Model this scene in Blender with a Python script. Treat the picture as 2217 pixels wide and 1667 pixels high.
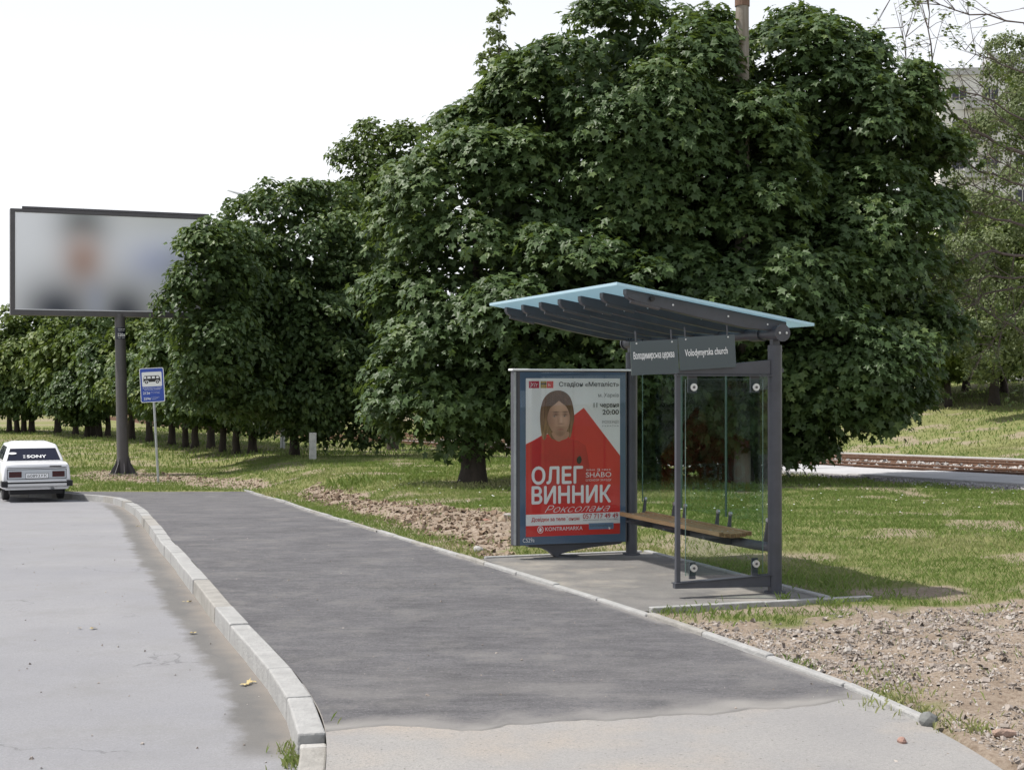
import bpy, math, random
import numpy as np
from mathutils import Vector, Matrix

for o in list(bpy.data.objects): bpy.data.objects.remove(o)
S = bpy.context.scene
COL = S.collection
rng = np.random.default_rng(7)
random.seed(7)

# ---------------------------------------------------------------- camera, sky, sun, exposure
FPX, CX, CY, CAMH = 3200.0, 1108.5, 833.5, 1.91
cd = bpy.data.cameras.new('camera'); cam = bpy.data.objects.new('camera', cd); COL.objects.link(cam)
cam.location = (0, 0, CAMH); cam.rotation_euler = (math.pi/2, 0, 0)
cd.sensor_width = 36; cd.lens = 36*FPX/2217; cd.clip_start = .1; cd.clip_end = 3000
S.camera = cam

SUN_XY = (-.999, .04); SUN_EL = math.radians(60)
sun_az = math.atan2(SUN_XY[1], SUN_XY[0])
W = bpy.data.worlds.new('World'); S.world = W; W.use_nodes = True
nt = W.node_tree; nt.nodes.clear()
sky = nt.nodes.new('ShaderNodeTexSky'); sky.sky_type = 'NISHITA'; sky.sun_disc = False
sky.sun_elevation = SUN_EL; sky.sun_rotation = math.atan2(SUN_XY[0], SUN_XY[1])
sky.air_density = 1.0; sky.dust_density = 3.0; sky.ozone_density = 1.0; sky.altitude = 100
# thin bright veil of high cloud over the whole sky
tc = nt.nodes.new('ShaderNodeTexCoord')
mp = nt.nodes.new('ShaderNodeMapping'); mp.inputs['Scale'].default_value = (1.2, 1.2, 3.0)
nz = nt.nodes.new('ShaderNodeTexNoise'); nz.inputs['Scale'].default_value = 1.6; nz.inputs['Detail'].default_value = 5
rp = nt.nodes.new('ShaderNodeMapRange'); rp.inputs[1].default_value = .3; rp.inputs[2].default_value = .7
rp.inputs[3].default_value = .10; rp.inputs[4].default_value = .55
# haze thickens towards the horizon all round
sxyz = nt.nodes.new('ShaderNodeSeparateXYZ'); hz_ = nt.nodes.new('ShaderNodeMapRange')
for _i, _v in zip((1, 2, 3, 4), (.15, .85, .95, 0.0)): hz_.inputs[_i].default_value = _v
mxm = nt.nodes.new('ShaderNodeMath'); mxm.operation = 'MAXIMUM'
mx = nt.nodes.new('ShaderNodeMix'); mx.data_type = 'RGBA'
mx.inputs[7].default_value = (10.4, 10.6, 11.0, 1)
bg = nt.nodes.new('ShaderNodeBackground'); bg.inputs[1].default_value = .1
wo = nt.nodes.new('ShaderNodeOutputWorld')
nt.links.new(tc.outputs['Generated'], mp.inputs[0]); nt.links.new(mp.outputs[0], nz.inputs['Vector'])
nt.links.new(nz.outputs[0], rp.inputs[0]); nt.links.new(tc.outputs['Generated'], sxyz.inputs[0]); nt.links.new(sxyz.outputs[2], hz_.inputs[0])
nt.links.new(rp.outputs[0], mxm.inputs[0]); nt.links.new(hz_.outputs[0], mxm.inputs[1]); nt.links.new(mxm.outputs[0], mx.inputs[0])
nt.links.new(sky.outputs[0], mx.inputs[6]); nt.links.new(mx.outputs[2], bg.inputs[0]); nt.links.new(bg.outputs[0], wo.inputs[0])

sl = bpy.data.lights.new('sun', 'SUN'); sl.energy = 4.9; sl.angle = math.radians(1.2); sl.color = (1, .955, .89)
so = bpy.data.objects.new('sun', sl); COL.objects.link(so)
sd = Vector((SUN_XY[0]*math.cos(SUN_EL), SUN_XY[1]*math.cos(SUN_EL), math.sin(SUN_EL)))
so.rotation_euler = sd.to_track_quat('Z', 'Y').to_euler(); so.location = (-30, -10, 60)

S.view_settings.view_transform = 'Standard'; S.view_settings.look = 'None'
S.view_settings.exposure = 0.12; S.view_settings.gamma = 1; S.view_settings.use_curve_mapping = False
S.render.engine = 'CYCLES'
try: S.cycles.transparent_max_bounces = 16; S.cycles.max_bounces = 8
except Exception: pass

# ---------------------------------------------------------------- helpers
def hash2(ix, iy, seed):
    h = (ix.astype(np.int64)*374761393 + iy.astype(np.int64)*668265263 + seed*974634777) & 0xffffffff
    h = ((h ^ (h >> 13))*1274126177) & 0xffffffff
    return ((h ^ (h >> 16)) & 0xffff)/65535.0
def vnoise(x, y, seed=0):
    x = np.asarray(x, float); y = np.asarray(y, float)
    ix = np.floor(x); iy = np.floor(y); fx = x-ix; fy = y-iy
    fx = fx*fx*(3-2*fx); fy = fy*fy*(3-2*fy)
    a = hash2(ix, iy, seed); b = hash2(ix+1, iy, seed); c = hash2(ix, iy+1, seed); d = hash2(ix+1, iy+1, seed)
    return (a*(1-fx)+b*fx)*(1-fy)+(c*(1-fx)+d*fx)*fy
def fbm(x, y, seed=0, o=4):
    s = 0; a = .5; t = 0
    for i in range(o):
        s = s+a*vnoise(np.asarray(x)*2**i+17*i, np.asarray(y)*2**i+9*i, seed+i); t += a; a *= .5
    return s/t
def sstep(a, b, x):
    t = np.clip((np.asarray(x, float)-a)/(b-a), 0, 1); return t*t*(3-2*t)

def tag(o, label=None, cat=None, group=None, kind=None):
    if label: o['label'] = label
    if cat: o['category'] = cat
    if group: o['group'] = group
    if kind: o['kind'] = kind
    return o
def empty(name, loc=(0, 0, 0), rz=0, label=None, cat=None, group=None, kind=None):
    o = bpy.data.objects.new(name, None); COL.objects.link(o); o.location = loc; o.rotation_euler = (0, 0, rz)
    o.empty_display_size = .2
    return tag(o, label, cat, group, kind)
def link(name, me, mat=None, parent=None, smooth=False):
    if mat is not None and len(me.materials) == 0: me.materials.append(mat)
    o = bpy.data.objects.new(name, me); COL.objects.link(o)
    if parent is not None: o.parent = parent
    if smooth: me.polygons.foreach_set('use_smooth', [True]*len(me.polygons))
    return o
def npmesh(name, V, F, attrs=None, uv=None):
    V = np.ascontiguousarray(V, dtype=np.float32); F = np.ascontiguousarray(F, dtype=np.int32)
    m, k = F.shape
    me = bpy.data.meshes.new(name)
    me.vertices.add(len(V)); me.vertices.foreach_set('co', V.ravel())
    me.loops.add(m*k); me.loops.foreach_set('vertex_index', F.ravel())
    me.polygons.add(m); me.polygons.foreach_set('loop_start', np.arange(0, m*k, k, dtype=np.int32))
    if attrs:
        for n, a in attrs.items():
            at = me.attributes.new(n, 'FLOAT', 'POINT'); at.data.foreach_set('value', np.ascontiguousarray(a, dtype=np.float32))
    me.polygons.foreach_set('use_smooth', np.zeros(m, bool))
    me.update(calc_edges=True)
    return me

class MB:
    """collects shapes into one mesh"""
    def __init__(s): s.v = []; s.f = []
    def add(s, v, f):
        n = len(s.v); s.v += [tuple(p) for p in v]; s.f += [tuple(i+n for i in q) for q in f]; return s
    def box(s, x0, x1, y0, y1, z0, z1):
        return s.add([(x0, y0, z0), (x1, y0, z0), (x1, y1, z0), (x0, y1, z0), (x0, y0, z1), (x1, y0, z1), (x1, y1, z1), (x0, y1, z1)],
                     [(0, 3, 2, 1), (4, 5, 6, 7), (0, 1, 5, 4), (1, 2, 6, 5), (2, 3, 7, 6), (3, 0, 4, 7)])
    def hexa(s, b, t):
        return s.add(list(b)+list(t), [(0, 3, 2, 1), (4, 5, 6, 7), (0, 1, 5, 4), (1, 2, 6, 5), (2, 3, 7, 6), (3, 0, 4, 7)])
    def tube(s, pts, r, n=12, cap=True):
        pts = [Vector(p) for p in pts]
        rs = r if hasattr(r, '__len__') else [r]*len(pts)
        base = len(s.v); ref = None
        for i, p in enumerate(pts):
            d = (pts[min(i+1, len(pts)-1)]-pts[max(i-1, 0)]).normalized()
            if ref is None: ref = Vector((0, 0, 1)) if abs(d.z) < .9 else Vector((1, 0, 0))
            a = (ref-d*ref.dot(d)).normalized(); b = d.cross(a); ref = a
            for k in range(n):
                t = 2*math.pi*k/n; s.v.append(tuple(p+(a*math.cos(t)+b*math.sin(t))*rs[i]))
        for i in range(len(pts)-1):
            for k in range(n):
                k2 = (k+1) % n
                s.f.append((base+i*n+k, base+i*n+k2, base+(i+1)*n+k2, base+(i+1)*n+k))
        if cap:
            s.f.append(tuple(base+k for k in reversed(range(n)))); s.f.append(tuple(base+(len(pts)-1)*n+k for k in range(n)))
        return s
    def prism(s, poly, axis, a, b):
        """extrude a 2d polygon: axis 'y' -> poly in (x,z); 'x' -> poly in (y,z); 'z' -> poly in (x,y)"""
        def P(p, t): return {'y': (p[0], t, p[1]), 'x': (t, p[0], p[1]), 'z': (p[0], p[1], t)}[axis]
        n = len(poly); v = [P(p, a) for p in poly]+[P(p, b) for p in poly]
        f = [tuple(range(n)), tuple(reversed(range(n, 2*n)))]+[(i, i+n, (i+1) % n+n, (i+1) % n) for i in range(n)]
        return s.add(v, f)
    def flat(s, poly, y):
        """polygon in (x,z) facing -y"""
        return s.add([(p[0], y, p[1]) for p in poly], [tuple(range(len(poly)))])
    def mesh(s, name):
        me = bpy.data.meshes.new(name); me.from_pydata(s.v, [], s.f); me.update()
        import bmesh
        bm = bmesh.new(); bm.from_mesh(me); bmesh.ops.recalc_face_normals(bm, faces=bm.faces); bm.to_mesh(me); bm.free()
        return me
    def build(s, name, mat, parent=None, bevel=0, smooth=False, seg=2):
        me = s.mesh(name)
        if bevel:
            import bmesh
            bm = bmesh.new(); bm.from_mesh(me)
            ed = [e for e in bm.edges if len(e.link_faces) == 2 and e.calc_face_angle(0) > .6]
            bmesh.ops.bevel(bm, geom=ed, offset=bevel, segments=seg, affect='EDGES', profile=.5, clamp_overlap=True)
            bm.to_mesh(me); bm.free()
        o = link(name, me, mat, parent)
        if smooth:
            me.polygons.foreach_set('use_smooth', [True]*len(me.polygons))
            try: me.set_sharp_from_angle(angle=math.radians(40))
            except Exception: pass
        return o

def ellipse(cx, cy, rx, ry, n=24, a0=0, a1=2*math.pi):
    return [(cx+rx*math.cos(a0+(a1-a0)*i/n), cy+ry*math.sin(a0+(a1-a0)*i/n)) for i in range(n)]

_dg_texts = []
def text(body, box, y, mat, parent, name='lettering', bold=0.0, shear=0, thick=.0006, rot=None):
    """lettering fitted in box=(x0,z0,x1,z1) on the plane y, read from -y"""
    cu = bpy.data.curves.new('t', 'FONT'); cu.body = body; cu.size = 1; cu.shear = shear; cu.offset = min(bold, 0)
    cu.resolution_u = 3; cu.fill_mode = 'FRONT'
    ob = bpy.data.objects.new('t', cu); COL.objects.link(ob)
    dg = bpy.context.evaluated_depsgraph_get(); dg.update()
    me = bpy.data.meshes.new_from_object(ob.evaluated_get(dg))
    bpy.data.objects.remove(ob); bpy.data.curves.remove(cu)
    n = len(me.vertices); co = np.empty(n*3, np.float32); me.vertices.foreach_get('co', co); co = co.reshape(-1, 3)
    lo = co.min(0); hi = co.max(0); x0, z0, x1, z1 = box
    out = np.zeros_like(co)
    out[:, 0] = x0+(co[:, 0]-lo[0])/(hi[0]-lo[0])*(x1-x0)
    out[:, 2] = z0+(co[:, 1]-lo[1])/(hi[1]-lo[1])*(z1-z0)
    out[:, 1] = y
    fcs = [tuple(p.vertices) for p in me.polygons]; bpy.data.meshes.remove(me)
    mb = MB(); bw = max(bold, 0)*.75*(z1-z0)
    offs = [(0, 0)] if not bw else [(bw*math.cos(a), bw*math.sin(a)) for a in (0, math.pi/2, math.pi, 3*math.pi/2)]+[(0, 0)]
    for i_, (ox, oz) in enumerate(offs): mb.add([(p[0]+ox, p[1]-i_*.00012, p[2]+oz) for p in out.tolist()], fcs)
    me = bpy.data.meshes.new(name); me.from_pydata(mb.v, [], mb.f); me.materials.append(mat); me.update()
    return link(name, me, None, parent)

# ---------------------------------------------------------------- materials
MATS = {}
def mat(name, col, rough=.6, metal=0, var=0.0, scale=5, bump=0.0, bscale=60, col2=None, spec=.5, stretch=None):
    if name in MATS: return MATS[name]
    m = bpy.data.materials.new(name); m.use_nodes = True; t = m.node_tree
    b = t.nodes['Principled BSDF']; b.inputs['Roughness'].default_value = rough; b.inputs['Metallic'].default_value = metal
    b.inputs['Specular IOR Level'].default_value = spec
    c = (*col, 1)
    b.inputs['Base Color'].default_value = c
    if var or col2:
        tcn = t.nodes.new('ShaderNodeTexCoord'); n = t.nodes.new('ShaderNodeTexNoise'); n.inputs['Scale'].default_value = scale
        n.inputs['Detail'].default_value = 6; n.inputs['Roughness'].default_value = .65
        src = tcn.outputs['Object']
        if stretch:
            mpn = t.nodes.new('ShaderNodeMapping'); mpn.inputs['Scale'].default_value = stretch
            t.links.new(src, mpn.inputs[0]); src = mpn.outputs[0]
        t.links.new(src, n.inputs['Vector'])
        r = t.nodes.new('ShaderNodeMapRange'); r.inputs[1].default_value = .3; r.inputs[2].default_value = .7
        t.links.new(n.outputs[0], r.inputs[0])
        mi = t.nodes.new('ShaderNodeMix'); mi.data_type = 'RGBA'
        if col2: mi.inputs[6].default_value = c; mi.inputs[7].default_value = (*col2, 1)
        else:
            mi.inputs[6].default_value = (*[x*(1-var) for x in col], 1); mi.inputs[7].default_value = (*[min(1, x*(1+var)) for x in col], 1)
        t.links.new(r.outputs[0], mi.inputs[0]); t.links.new(mi.outputs[2], b.inputs['Base Color'])
        rr = t.nodes.new('ShaderNodeMapRange'); rr.inputs[3].default_value = max(0, rough-.08); rr.inputs[4].default_value = min(1, rough+.08)
        t.links.new(n.outputs[0], rr.inputs[0]); t.links.new(rr.outputs[0], b.inputs['Roughness'])
    if bump:
        tcn = t.nodes.new('ShaderNodeTexCoord'); n2 = t.nodes.new('ShaderNodeTexNoise'); n2.inputs['Scale'].default_value = bscale
        n2.inputs['Detail'].default_value = 5
        t.links.new(tcn.outputs['Object'], n2.inputs['Vector'])
        bu = t.nodes.new('ShaderNodeBump'); bu.inputs['Strength'].default_value = bump; bu.inputs['Distance'].default_value = .02
        t.links.new(n2.outputs[0], bu.inputs['Height']); t.links.new(bu.outputs[0], b.inputs['Normal'])
    MATS[name] = m
    return m
class NB:
    """small node-graph builder"""
    def __init__(s, m):
        s.t = m.node_tree; s.b = s.t.nodes['Principled BSDF']; s.L = s.t.links.new
    def n(s, typ, **kw):
        nd = s.t.nodes.new(typ)
        for k, v in kw.items(): setattr(nd, k, v)
        return nd
    def obj(s, scale=None):
        c = s.n('ShaderNodeTexCoord').outputs['Object']
        if scale:
            m = s.n('ShaderNodeMapping'); m.inputs['Scale'].default_value = scale; s.L(c, m.inputs[0]); return m.outputs[0]
        return c
    def noise(s, vec, scale, detail=5, rough=.6, lo=.3, hi=.7, a=0, b=1):
        n = s.n('ShaderNodeTexNoise'); n.inputs['Scale'].default_value = scale; n.inputs['Detail'].default_value = detail
        n.inputs['Roughness'].default_value = rough; s.L(vec, n.inputs['Vector'])
        return s.rng(n.outputs[0], lo, hi, a, b)
    def rng(s, v, lo, hi, a=0, b=1):
        r = s.n('ShaderNodeMapRange')
        for i, x in zip((1, 2, 3, 4), (lo, hi, a, b)): r.inputs[i].default_value = x
        s.L(v, r.inputs[0]); return r.outputs[0]
    def math(s, op, a, b):
        m = s.n('ShaderNodeMath', operation=op)
        for i, x in enumerate((a, b)):
            if isinstance(x, (int, float)): m.inputs[i].default_value = x
            else: s.L(x, m.inputs[i])
        return m.outputs[0]
    def mix(s, f, a, b):
        m = s.n('ShaderNodeMix', data_type='RGBA')
        if isinstance(f, (int, float)): m.inputs[0].default_value = f
        else: s.L(f, m.inputs[0])
        for i, x in ((6, a), (7, b)):
            if isinstance(x, tuple): m.inputs[i].default_value = (*x, 1)
            else: s.L(x, m.inputs[i])
        return m.outputs[2]
    def attr(s, name): return s.n('ShaderNodeAttribute', attribute_name=name).outputs['Fac']
    def bump(s, h, st, dist=.02):
        b = s.n('ShaderNodeBump'); b.inputs['Strength'].default_value = st; b.inputs['Distance'].default_value = dist
        s.L(h, b.inputs['Height']); s.L(b.outputs[0], s.b.inputs['Normal'])
    def color(s, c): s.L(c, s.b.inputs['Base Color'])
def newmat(name, rough=.8, spec=.4):
    m = bpy.data.materials.new(name); m.use_nodes = True; MATS[name] = m
    g = NB(m); g.b.inputs['Roughness'].default_value = rough; g.b.inputs['Specular IOR Level'].default_value = spec
    return m, g

# terrain: soil / grass sheet
m_ground, g = newmat('ground_soil_grass', .95, .15)
o_ = g.obj()
soil = g.mix(g.noise(o_, 2.2, 6), (.28, .225, .175), (.41, .345, .28))
soil = g.mix(g.noise(o_, 28, 5, .7, .42, .66), soil, (.20, .15, .11))
gr = g.mix(g.noise(o_, 1.1, 6), (.12, .165, .045), (.205, .23, .085))
gr = g.mix(g.noise(o_, 14, 5, .7), gr, (.22, .20, .095))
g.color(g.mix(g.attr('soil'), gr, soil))
g.bump(g.noise(o_, 45, 6, .75, 0, 1), .8, .03)
# new asphalt of the platform pavement
m_asph, g = newmat('new_asphalt', .82, .35)
o_ = g.obj()
c = g.mix(g.noise(o_, .9, 6, .7), (.066, .065, .071), (.140, .138, .145))
st = g.noise(g.obj((1.0, 2.4, 1)), 3.0, 8, .8, .42, .66)
c = g.mix(g.math('MULTIPLY', st, .5), c, (.215, .21, .215))
c = g.mix(g.math('MULTIPLY', g.noise(g.obj((1, 2.2, 1)), 8, 7, .8, .50, .66), .5), c, (.055, .054, .06))
c = g.mix(g.math('MULTIPLY', g.noise(o_, 34, 3, .8, .48, .68), .6), c, (.045, .044, .05))
c = g.mix(g.math('MULTIPLY', g.noise(o_, 48, 3, .7, .58, .72), .65), c, (.29, .28, .28))
c = g.mix(g.math('MULTIPLY', g.noise(o_, 1.5, 7, .72, .50, .72), .6), c, (.215, .208, .20))
c = g.mix(g.math('MULTIPLY', g.attr('dust'), .85), c, (.285, .275, .262))
g.color(c); g.bump(g.noise(o_, 110, 4, .75, 0, 1), .9, .012)
# worn road asphalt with the darker band along the kerb (older patch, its own ragged edge)
m_road, g = newmat('road_asphalt', .85, .3)
o_ = g.obj()
c = g.mix(g.noise(o_, .5, 6), (.232, .235, .252), (.282, .282, .29))
c = g.mix(g.noise(o_, 70, 4, .75, .42, .75), c, (.185, .185, .197))
c = g.mix(g.math('MULTIPLY', g.noise(o_, 1.3, 7, .78, .48, .68), .5), c, (.195, .193, .192))
c = g.mix(g.math('MULTIPLY', g.noise(o_, .35, 5, .7, .5, .65), .4), c, (.205, .205, .215))
c = g.mix(g.math('MULTIPLY', g.noise(o_, 100, 2, .6, .62, .75), .5), c, (.42, .42, .42))
c = g.mix(g.math('MULTIPLY', g.noise(g.obj((1, 4, 1)), 1.1, 7, .75, .56, .72), .45), c, (.21, .21, .22))
c = g.mix(g.math('MULTIPLY', g.noise(g.obj((1, 2.2, 1)), 6, 4, .6, .72, .76), .55), c, (.13, .13, .14))
ed = g.math('ADD', g.attr('kd'), g.noise(o_, 2.4, 6, .7, .2, .8, -.12, .12))
vor = g.n('ShaderNodeTexVoronoi', feature='DISTANCE_TO_EDGE'); vor.inputs['Scale'].default_value = .42
dst = g.n('ShaderNodeVectorMath', operation='ADD'); nzv = g.n('ShaderNodeTexNoise'); nzv.inputs['Scale'].default_value = 2.2; nzv.inputs['Detail'].default_value = 6
g.L(o_, nzv.inputs['Vector']); g.L(o_, dst.inputs[0]); g.L(nzv.outputs['Color'], dst.inputs[1]); g.L(dst.outputs[0], vor.inputs['Vector'])
cr = g.math('MULTIPLY', g.rng(vor.outputs['Distance'], .0, .006, 1, 0), g.noise(o_, .8, 3, .6, .5, .6))
c = g.mix(g.math('MULTIPLY', cr, .6), c, (.09, .09, .095))
band = g.rng(ed, .34, .45, 1, 0)
patch = g.mix(g.noise(o_, 1.4, 5), (.12, .117, .113), (.175, .168, .158))
patch = g.mix(g.noise(o_, 120, 3, .7, .4, .8), patch, (.12, .12, .12))
dirt = g.rng(g.math('ADD', g.attr('kd'), g.noise(o_, 3, 4, .6, .2, .8, -.1, .1)), .0, .24, .75, 0)
patch = g.mix(dirt, patch, (.26, .23, .20))
g.color(g.mix(g.math('MULTIPLY', band, g.attr('bandon')), c, patch))
g.bump(g.noise(o_, 150, 4, .7, 0, 1), .5, .008)
# old pavement in front
m_old, g = newmat('old_pavement', .88, .3)
o_ = g.obj()
c = g.mix(g.noise(o_, .9, 6), (.25, .246, .245), (.305, .296, .283))
c = g.mix(g.math('MULTIPLY', g.noise(o_, .8, 4, .6, .48, .66), .6), c, (.355, .305, .25))
c = g.mix(g.noise(o_, 75, 4, .75, .45, .75), c, (.19, .187, .185))
c = g.mix(g.math('MULTIPLY', g.noise(o_, 100, 2, .6, .62, .75), .5), c, (.45, .44, .43))
c = g.mix(g.noise(o_, 38, 2, .5, .70, .73), c, (.15, .14, .13))
g.color(c); g.bump(g.noise(o_, 120, 4, .7, 0, 1), .5, .008)

m_kerb = mat('kerb_stone', (.31, .31, .305), .85, var=.16, scale=7, bump=.5, bscale=45)
m_kerb2 = mat('kerb_stone_stained', (.28, .27, .25), .88, var=.2, scale=6, bump=.5, bscale=45)
m_conc = mat('concrete', (.38, .375, .36), .85, var=.15, scale=6, bump=.35, bscale=40)
m_concdark = mat('weathered_concrete', (.33, .31, .28), .9, var=.3, scale=5, bump=.5, bscale=30)
m_steel = mat('anthracite_paint', (.058, .061, .074), .45, var=.22, scale=3.5, bump=.04, bscale=50)
m_steel2 = mat('graphite_steel', (.085, .08, .085), .5, var=.12, scale=4)
m_bolt = mat('bolt_steel', (.55, .56, .57), .35, .8)
m_galv = mat('galvanised_steel', (.42, .44, .46), .45, .6, var=.15, scale=12)
m_white = mat('white_print', (.86, .87, .88), .5)
m_paper = mat('poster_paper', (.87, .88, .88), .5, var=.03, scale=3)
m_red = mat('red_print', (.68, .03, .025), .5, var=.05, scale=3)
m_red2 = mat('dark_red_print', (.56, .022, .022), .5, var=.12, scale=5)
m_black = mat('black_print', (.015, .015, .017), .5)
m_blue = mat('blue_passepartout', (.075, .135, .225), .45, var=.05, scale=3)
m_signblue = mat('sign_blue', (.025, .075, .42), .4, var=.05, scale=6)
m_rust = mat('rusty_rail', (.10, .05, .03), .7, col2=(.21, .125, .085), scale=14)
m_bark = mat('bark', (.045, .036, .028), .95, var=.4, scale=9, bump=.9, bscale=22, stretch=(1, 1, .3))
m_twig = mat('twig_bark', (.12, .095, .085), .9, var=.3, scale=9)
m_birch = mat('birch_bark', (.62, .60, .56), .8, col2=(.12, .10, .09), scale=6, stretch=(1, 1, 3))
m_rub = mat('black_rubber', (.02, .02, .022), .8)

def leafmat(name, c0, c1, c2, trans=.28, rough=.48):
    m, g = newmat(name, rough, .32)
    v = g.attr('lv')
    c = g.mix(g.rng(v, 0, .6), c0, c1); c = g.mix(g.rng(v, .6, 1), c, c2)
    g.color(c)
    tr = g.n('ShaderNodeBsdfTranslucent'); tm = g.mix(.5, c, (.16, .22, .02)); g.L(tm, tr.inputs['Color'])
    ms = g.n('ShaderNodeMixShader'); ms.inputs[0].default_value = trans
    out = [n for n in g.t.nodes if n.type == 'OUTPUT_MATERIAL'][0]
    g.L(g.b.outputs[0], ms.inputs[1]); g.L(tr.outputs[0], ms.inputs[2]); g.L(ms.outputs[0], out.inputs[0])
    return m
m_leaf = leafmat('maple_leaf', (.036, .064, .024), (.074, .124, .042), (.15, .205, .062), .30)
m_leaf2 = leafmat('maple_leaf_light', (.055, .085, .024), (.095, .145, .035), (.18, .225, .06), .3)
m_leaf3 = leafmat('birch_leaf', (.10, .135, .055), (.155, .195, .085), (.24, .27, .13), .35, .5)
m_grass = leafmat('grass_blade', (.115, .185, .04), (.20, .275, .075), (.36, .36, .17), .32, .6)

def glassmat(name, tint, refl=1.0, rough=.0):
    m = bpy.data.materials.new(name); m.use_nodes = True; t = m.node_tree; t.nodes.clear()
    tr = t.nodes.new('ShaderNodeBsdfTransparent'); tr.inputs[0].default_value = (*tint, 1)
    gl = t.nodes.new('ShaderNodeBsdfGlossy'); gl.inputs['Roughness'].default_value = rough
    fr = t.nodes.new('ShaderNodeFresnel'); fr.inputs[0].default_value = 1.5
    mu = t.nodes.new('ShaderNodeMath'); mu.operation = 'MULTIPLY'; mu.inputs[1].default_value = refl
    ms = t.nodes.new('ShaderNodeMixShader'); ou = t.nodes.new('ShaderNodeOutputMaterial')
    t.links.new(fr.outputs[0], mu.inputs[0]); t.links.new(mu.outputs[0], ms.inputs[0])
    t.links.new(tr.outputs[0], ms.inputs[1]); t.links.new(gl.outputs[0], ms.inputs[2]); t.links.new(ms.outputs[0], ou.inputs[0])
    MATS[name] = m; return m
m_glass = glassmat('shelter_glass', (.87, .915, .90), .06)
m_glass2 = glassmat('lightbox_glass', (.985, .99, .99), .6)
m_carglass = mat('car_glass', (.012, .014, .03), .06)
# blue roof glazing: lets part of the light through
m_roof = bpy.data.materials.new('blue_roof_glazing'); m_roof.use_nodes = True
g = NB(m_roof); g.b.inputs['Base Color'].default_value = (.50, .645, .71, 1); g.b.inputs['Roughness'].default_value = .25
tr = g.n('ShaderNodeBsdfTranslucent'); tr.inputs[0].default_value = (.60, .77, .84, 1)
ms = g.n('ShaderNodeMixShader'); ms.inputs[0].default_value = .45
out = [n for n in g.t.nodes if n.type == 'OUTPUT_MATERIAL'][0]
g.L(g.b.outputs[0], ms.inputs[1]); g.L(tr.outputs[0], ms.inputs[2]); g.L(ms.outputs[0], out.inputs[0])
# hanging sign glass
m_signglass = bpy.data.materials.new('sign_glass'); m_signglass.use_nodes = True
g = NB(m_signglass); g.b.inputs['Base Color'].default_value = (.085, .11, .118, 1); g.b.inputs['Roughness'].default_value = .12
tr = g.n('ShaderNodeBsdfTransparent'); tr.inputs[0].default_value = (.6, .68, .7, 1)
ms = g.n('ShaderNodeMixShader'); ms.inputs[0].default_value = .28
out = [n for n in g.t.nodes if n.type == 'OUTPUT_MATERIAL'][0]
g.L(g.b.outputs[0], ms.inputs[1]); g.L(tr.outputs[0], ms.inputs[2]); g.L(ms.outputs[0], out.inputs[0])

# ---------------------------------------------------------------- terrain profile and ground curves
def smooth_profile(ky, kz):
    yy = np.arange(-20, 900, .5); zz = np.interp(yy, ky, kz)
    k = np.ones(13)/13; zz = np.convolve(np.pad(zz, 6, mode='edge'), k, 'valid')
    return lambda Y: np.interp(Y, yy, zz)
zs = smooth_profile([0, 15, 18, 24, 38, 50, 70, 100, 800], [0, 0, -.05, -.25, -.80, -.98, -1.08, -1.15, -1.4])
zr = smooth_profile([0, 16, 20, 33, 45, 60, 100, 800], [0, 0, -.04, -.30, -.50, -.80, -1.15, -1.4])
def G(px, py, zf=zs):
    Y = 20.0
    for _ in range(200):
        z = float(zf(Y)); Y += .5*((CAMH-z)*FPX/(py-CY)-Y)
    return ((px-CX)*Y/FPX, Y)
kin = [G(*p) for p in [(720, 1588), (660, 1477), (594, 1406), (519, 1332), (445, 1247), (371, 1169), (315, 1104), (282, 1085), (262, 1077)]]
kin = [(-.72, 3.0), (-.80, 5.5)] + kin
lx, ly = kin[-1]
kin += [(lx-1.0, ly+1.6), (lx-2.4, ly+3.0), (lx-4.6, ly+4.6), (lx-8, ly+6.6), (lx-30, ly+17), (lx-200, ly+95)]
KY = np.array([p[1] for p in kin]); KX = np.array([p[0] for p in kin])
_y = np.arange(2, 160, .1); _x = np.interp(_y, KY, KX); _k = np.ones(15)/15
_x = np.convolve(np.pad(_x, 7, mode='edge'), _k, 'valid')
kerbX = lambda Y: np.interp(Y, _y, _x)
edg = [G(*p) for p in [(2217, 1690), (2139, 1639), (2028, 1575), (2006, 1561), (1917, 1521), (1836, 1484), (1688, 1436), (1592, 1402), (1522, 1377), (1400, 1334), (1240, 1283), (1088, 1236), (972, 1199), (856, 1164), (769, 1137), (688, 1113), (610, 1086), (535, 1064)]]
edg = [(2.5, 2.0)] + sorted(edg, key=lambda p: p[1])
ex, ey = edg[-1]; SW_END = ey
edg += [(ex-9, ey+30), (ex-40, ey+130), (ex-300, ey+900)]
EY = np.array([p[1] for p in edg]); EX = np.array([p[0] for p in edg])
_ye = np.arange(0, 200, .1); _xe = np.interp(_ye, EY, EX); _xe = np.convolve(np.pad(_xe, 7, mode='edge'), _k, 'valid')
edgeX = lambda Y: np.interp(Y, _ye, _xe)
TR0 = np.array([12.3, 35.6]); TT = np.array([-.45, .893]); TN = np.array([.893, .45])   # tram line origin, direction, normal
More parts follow.
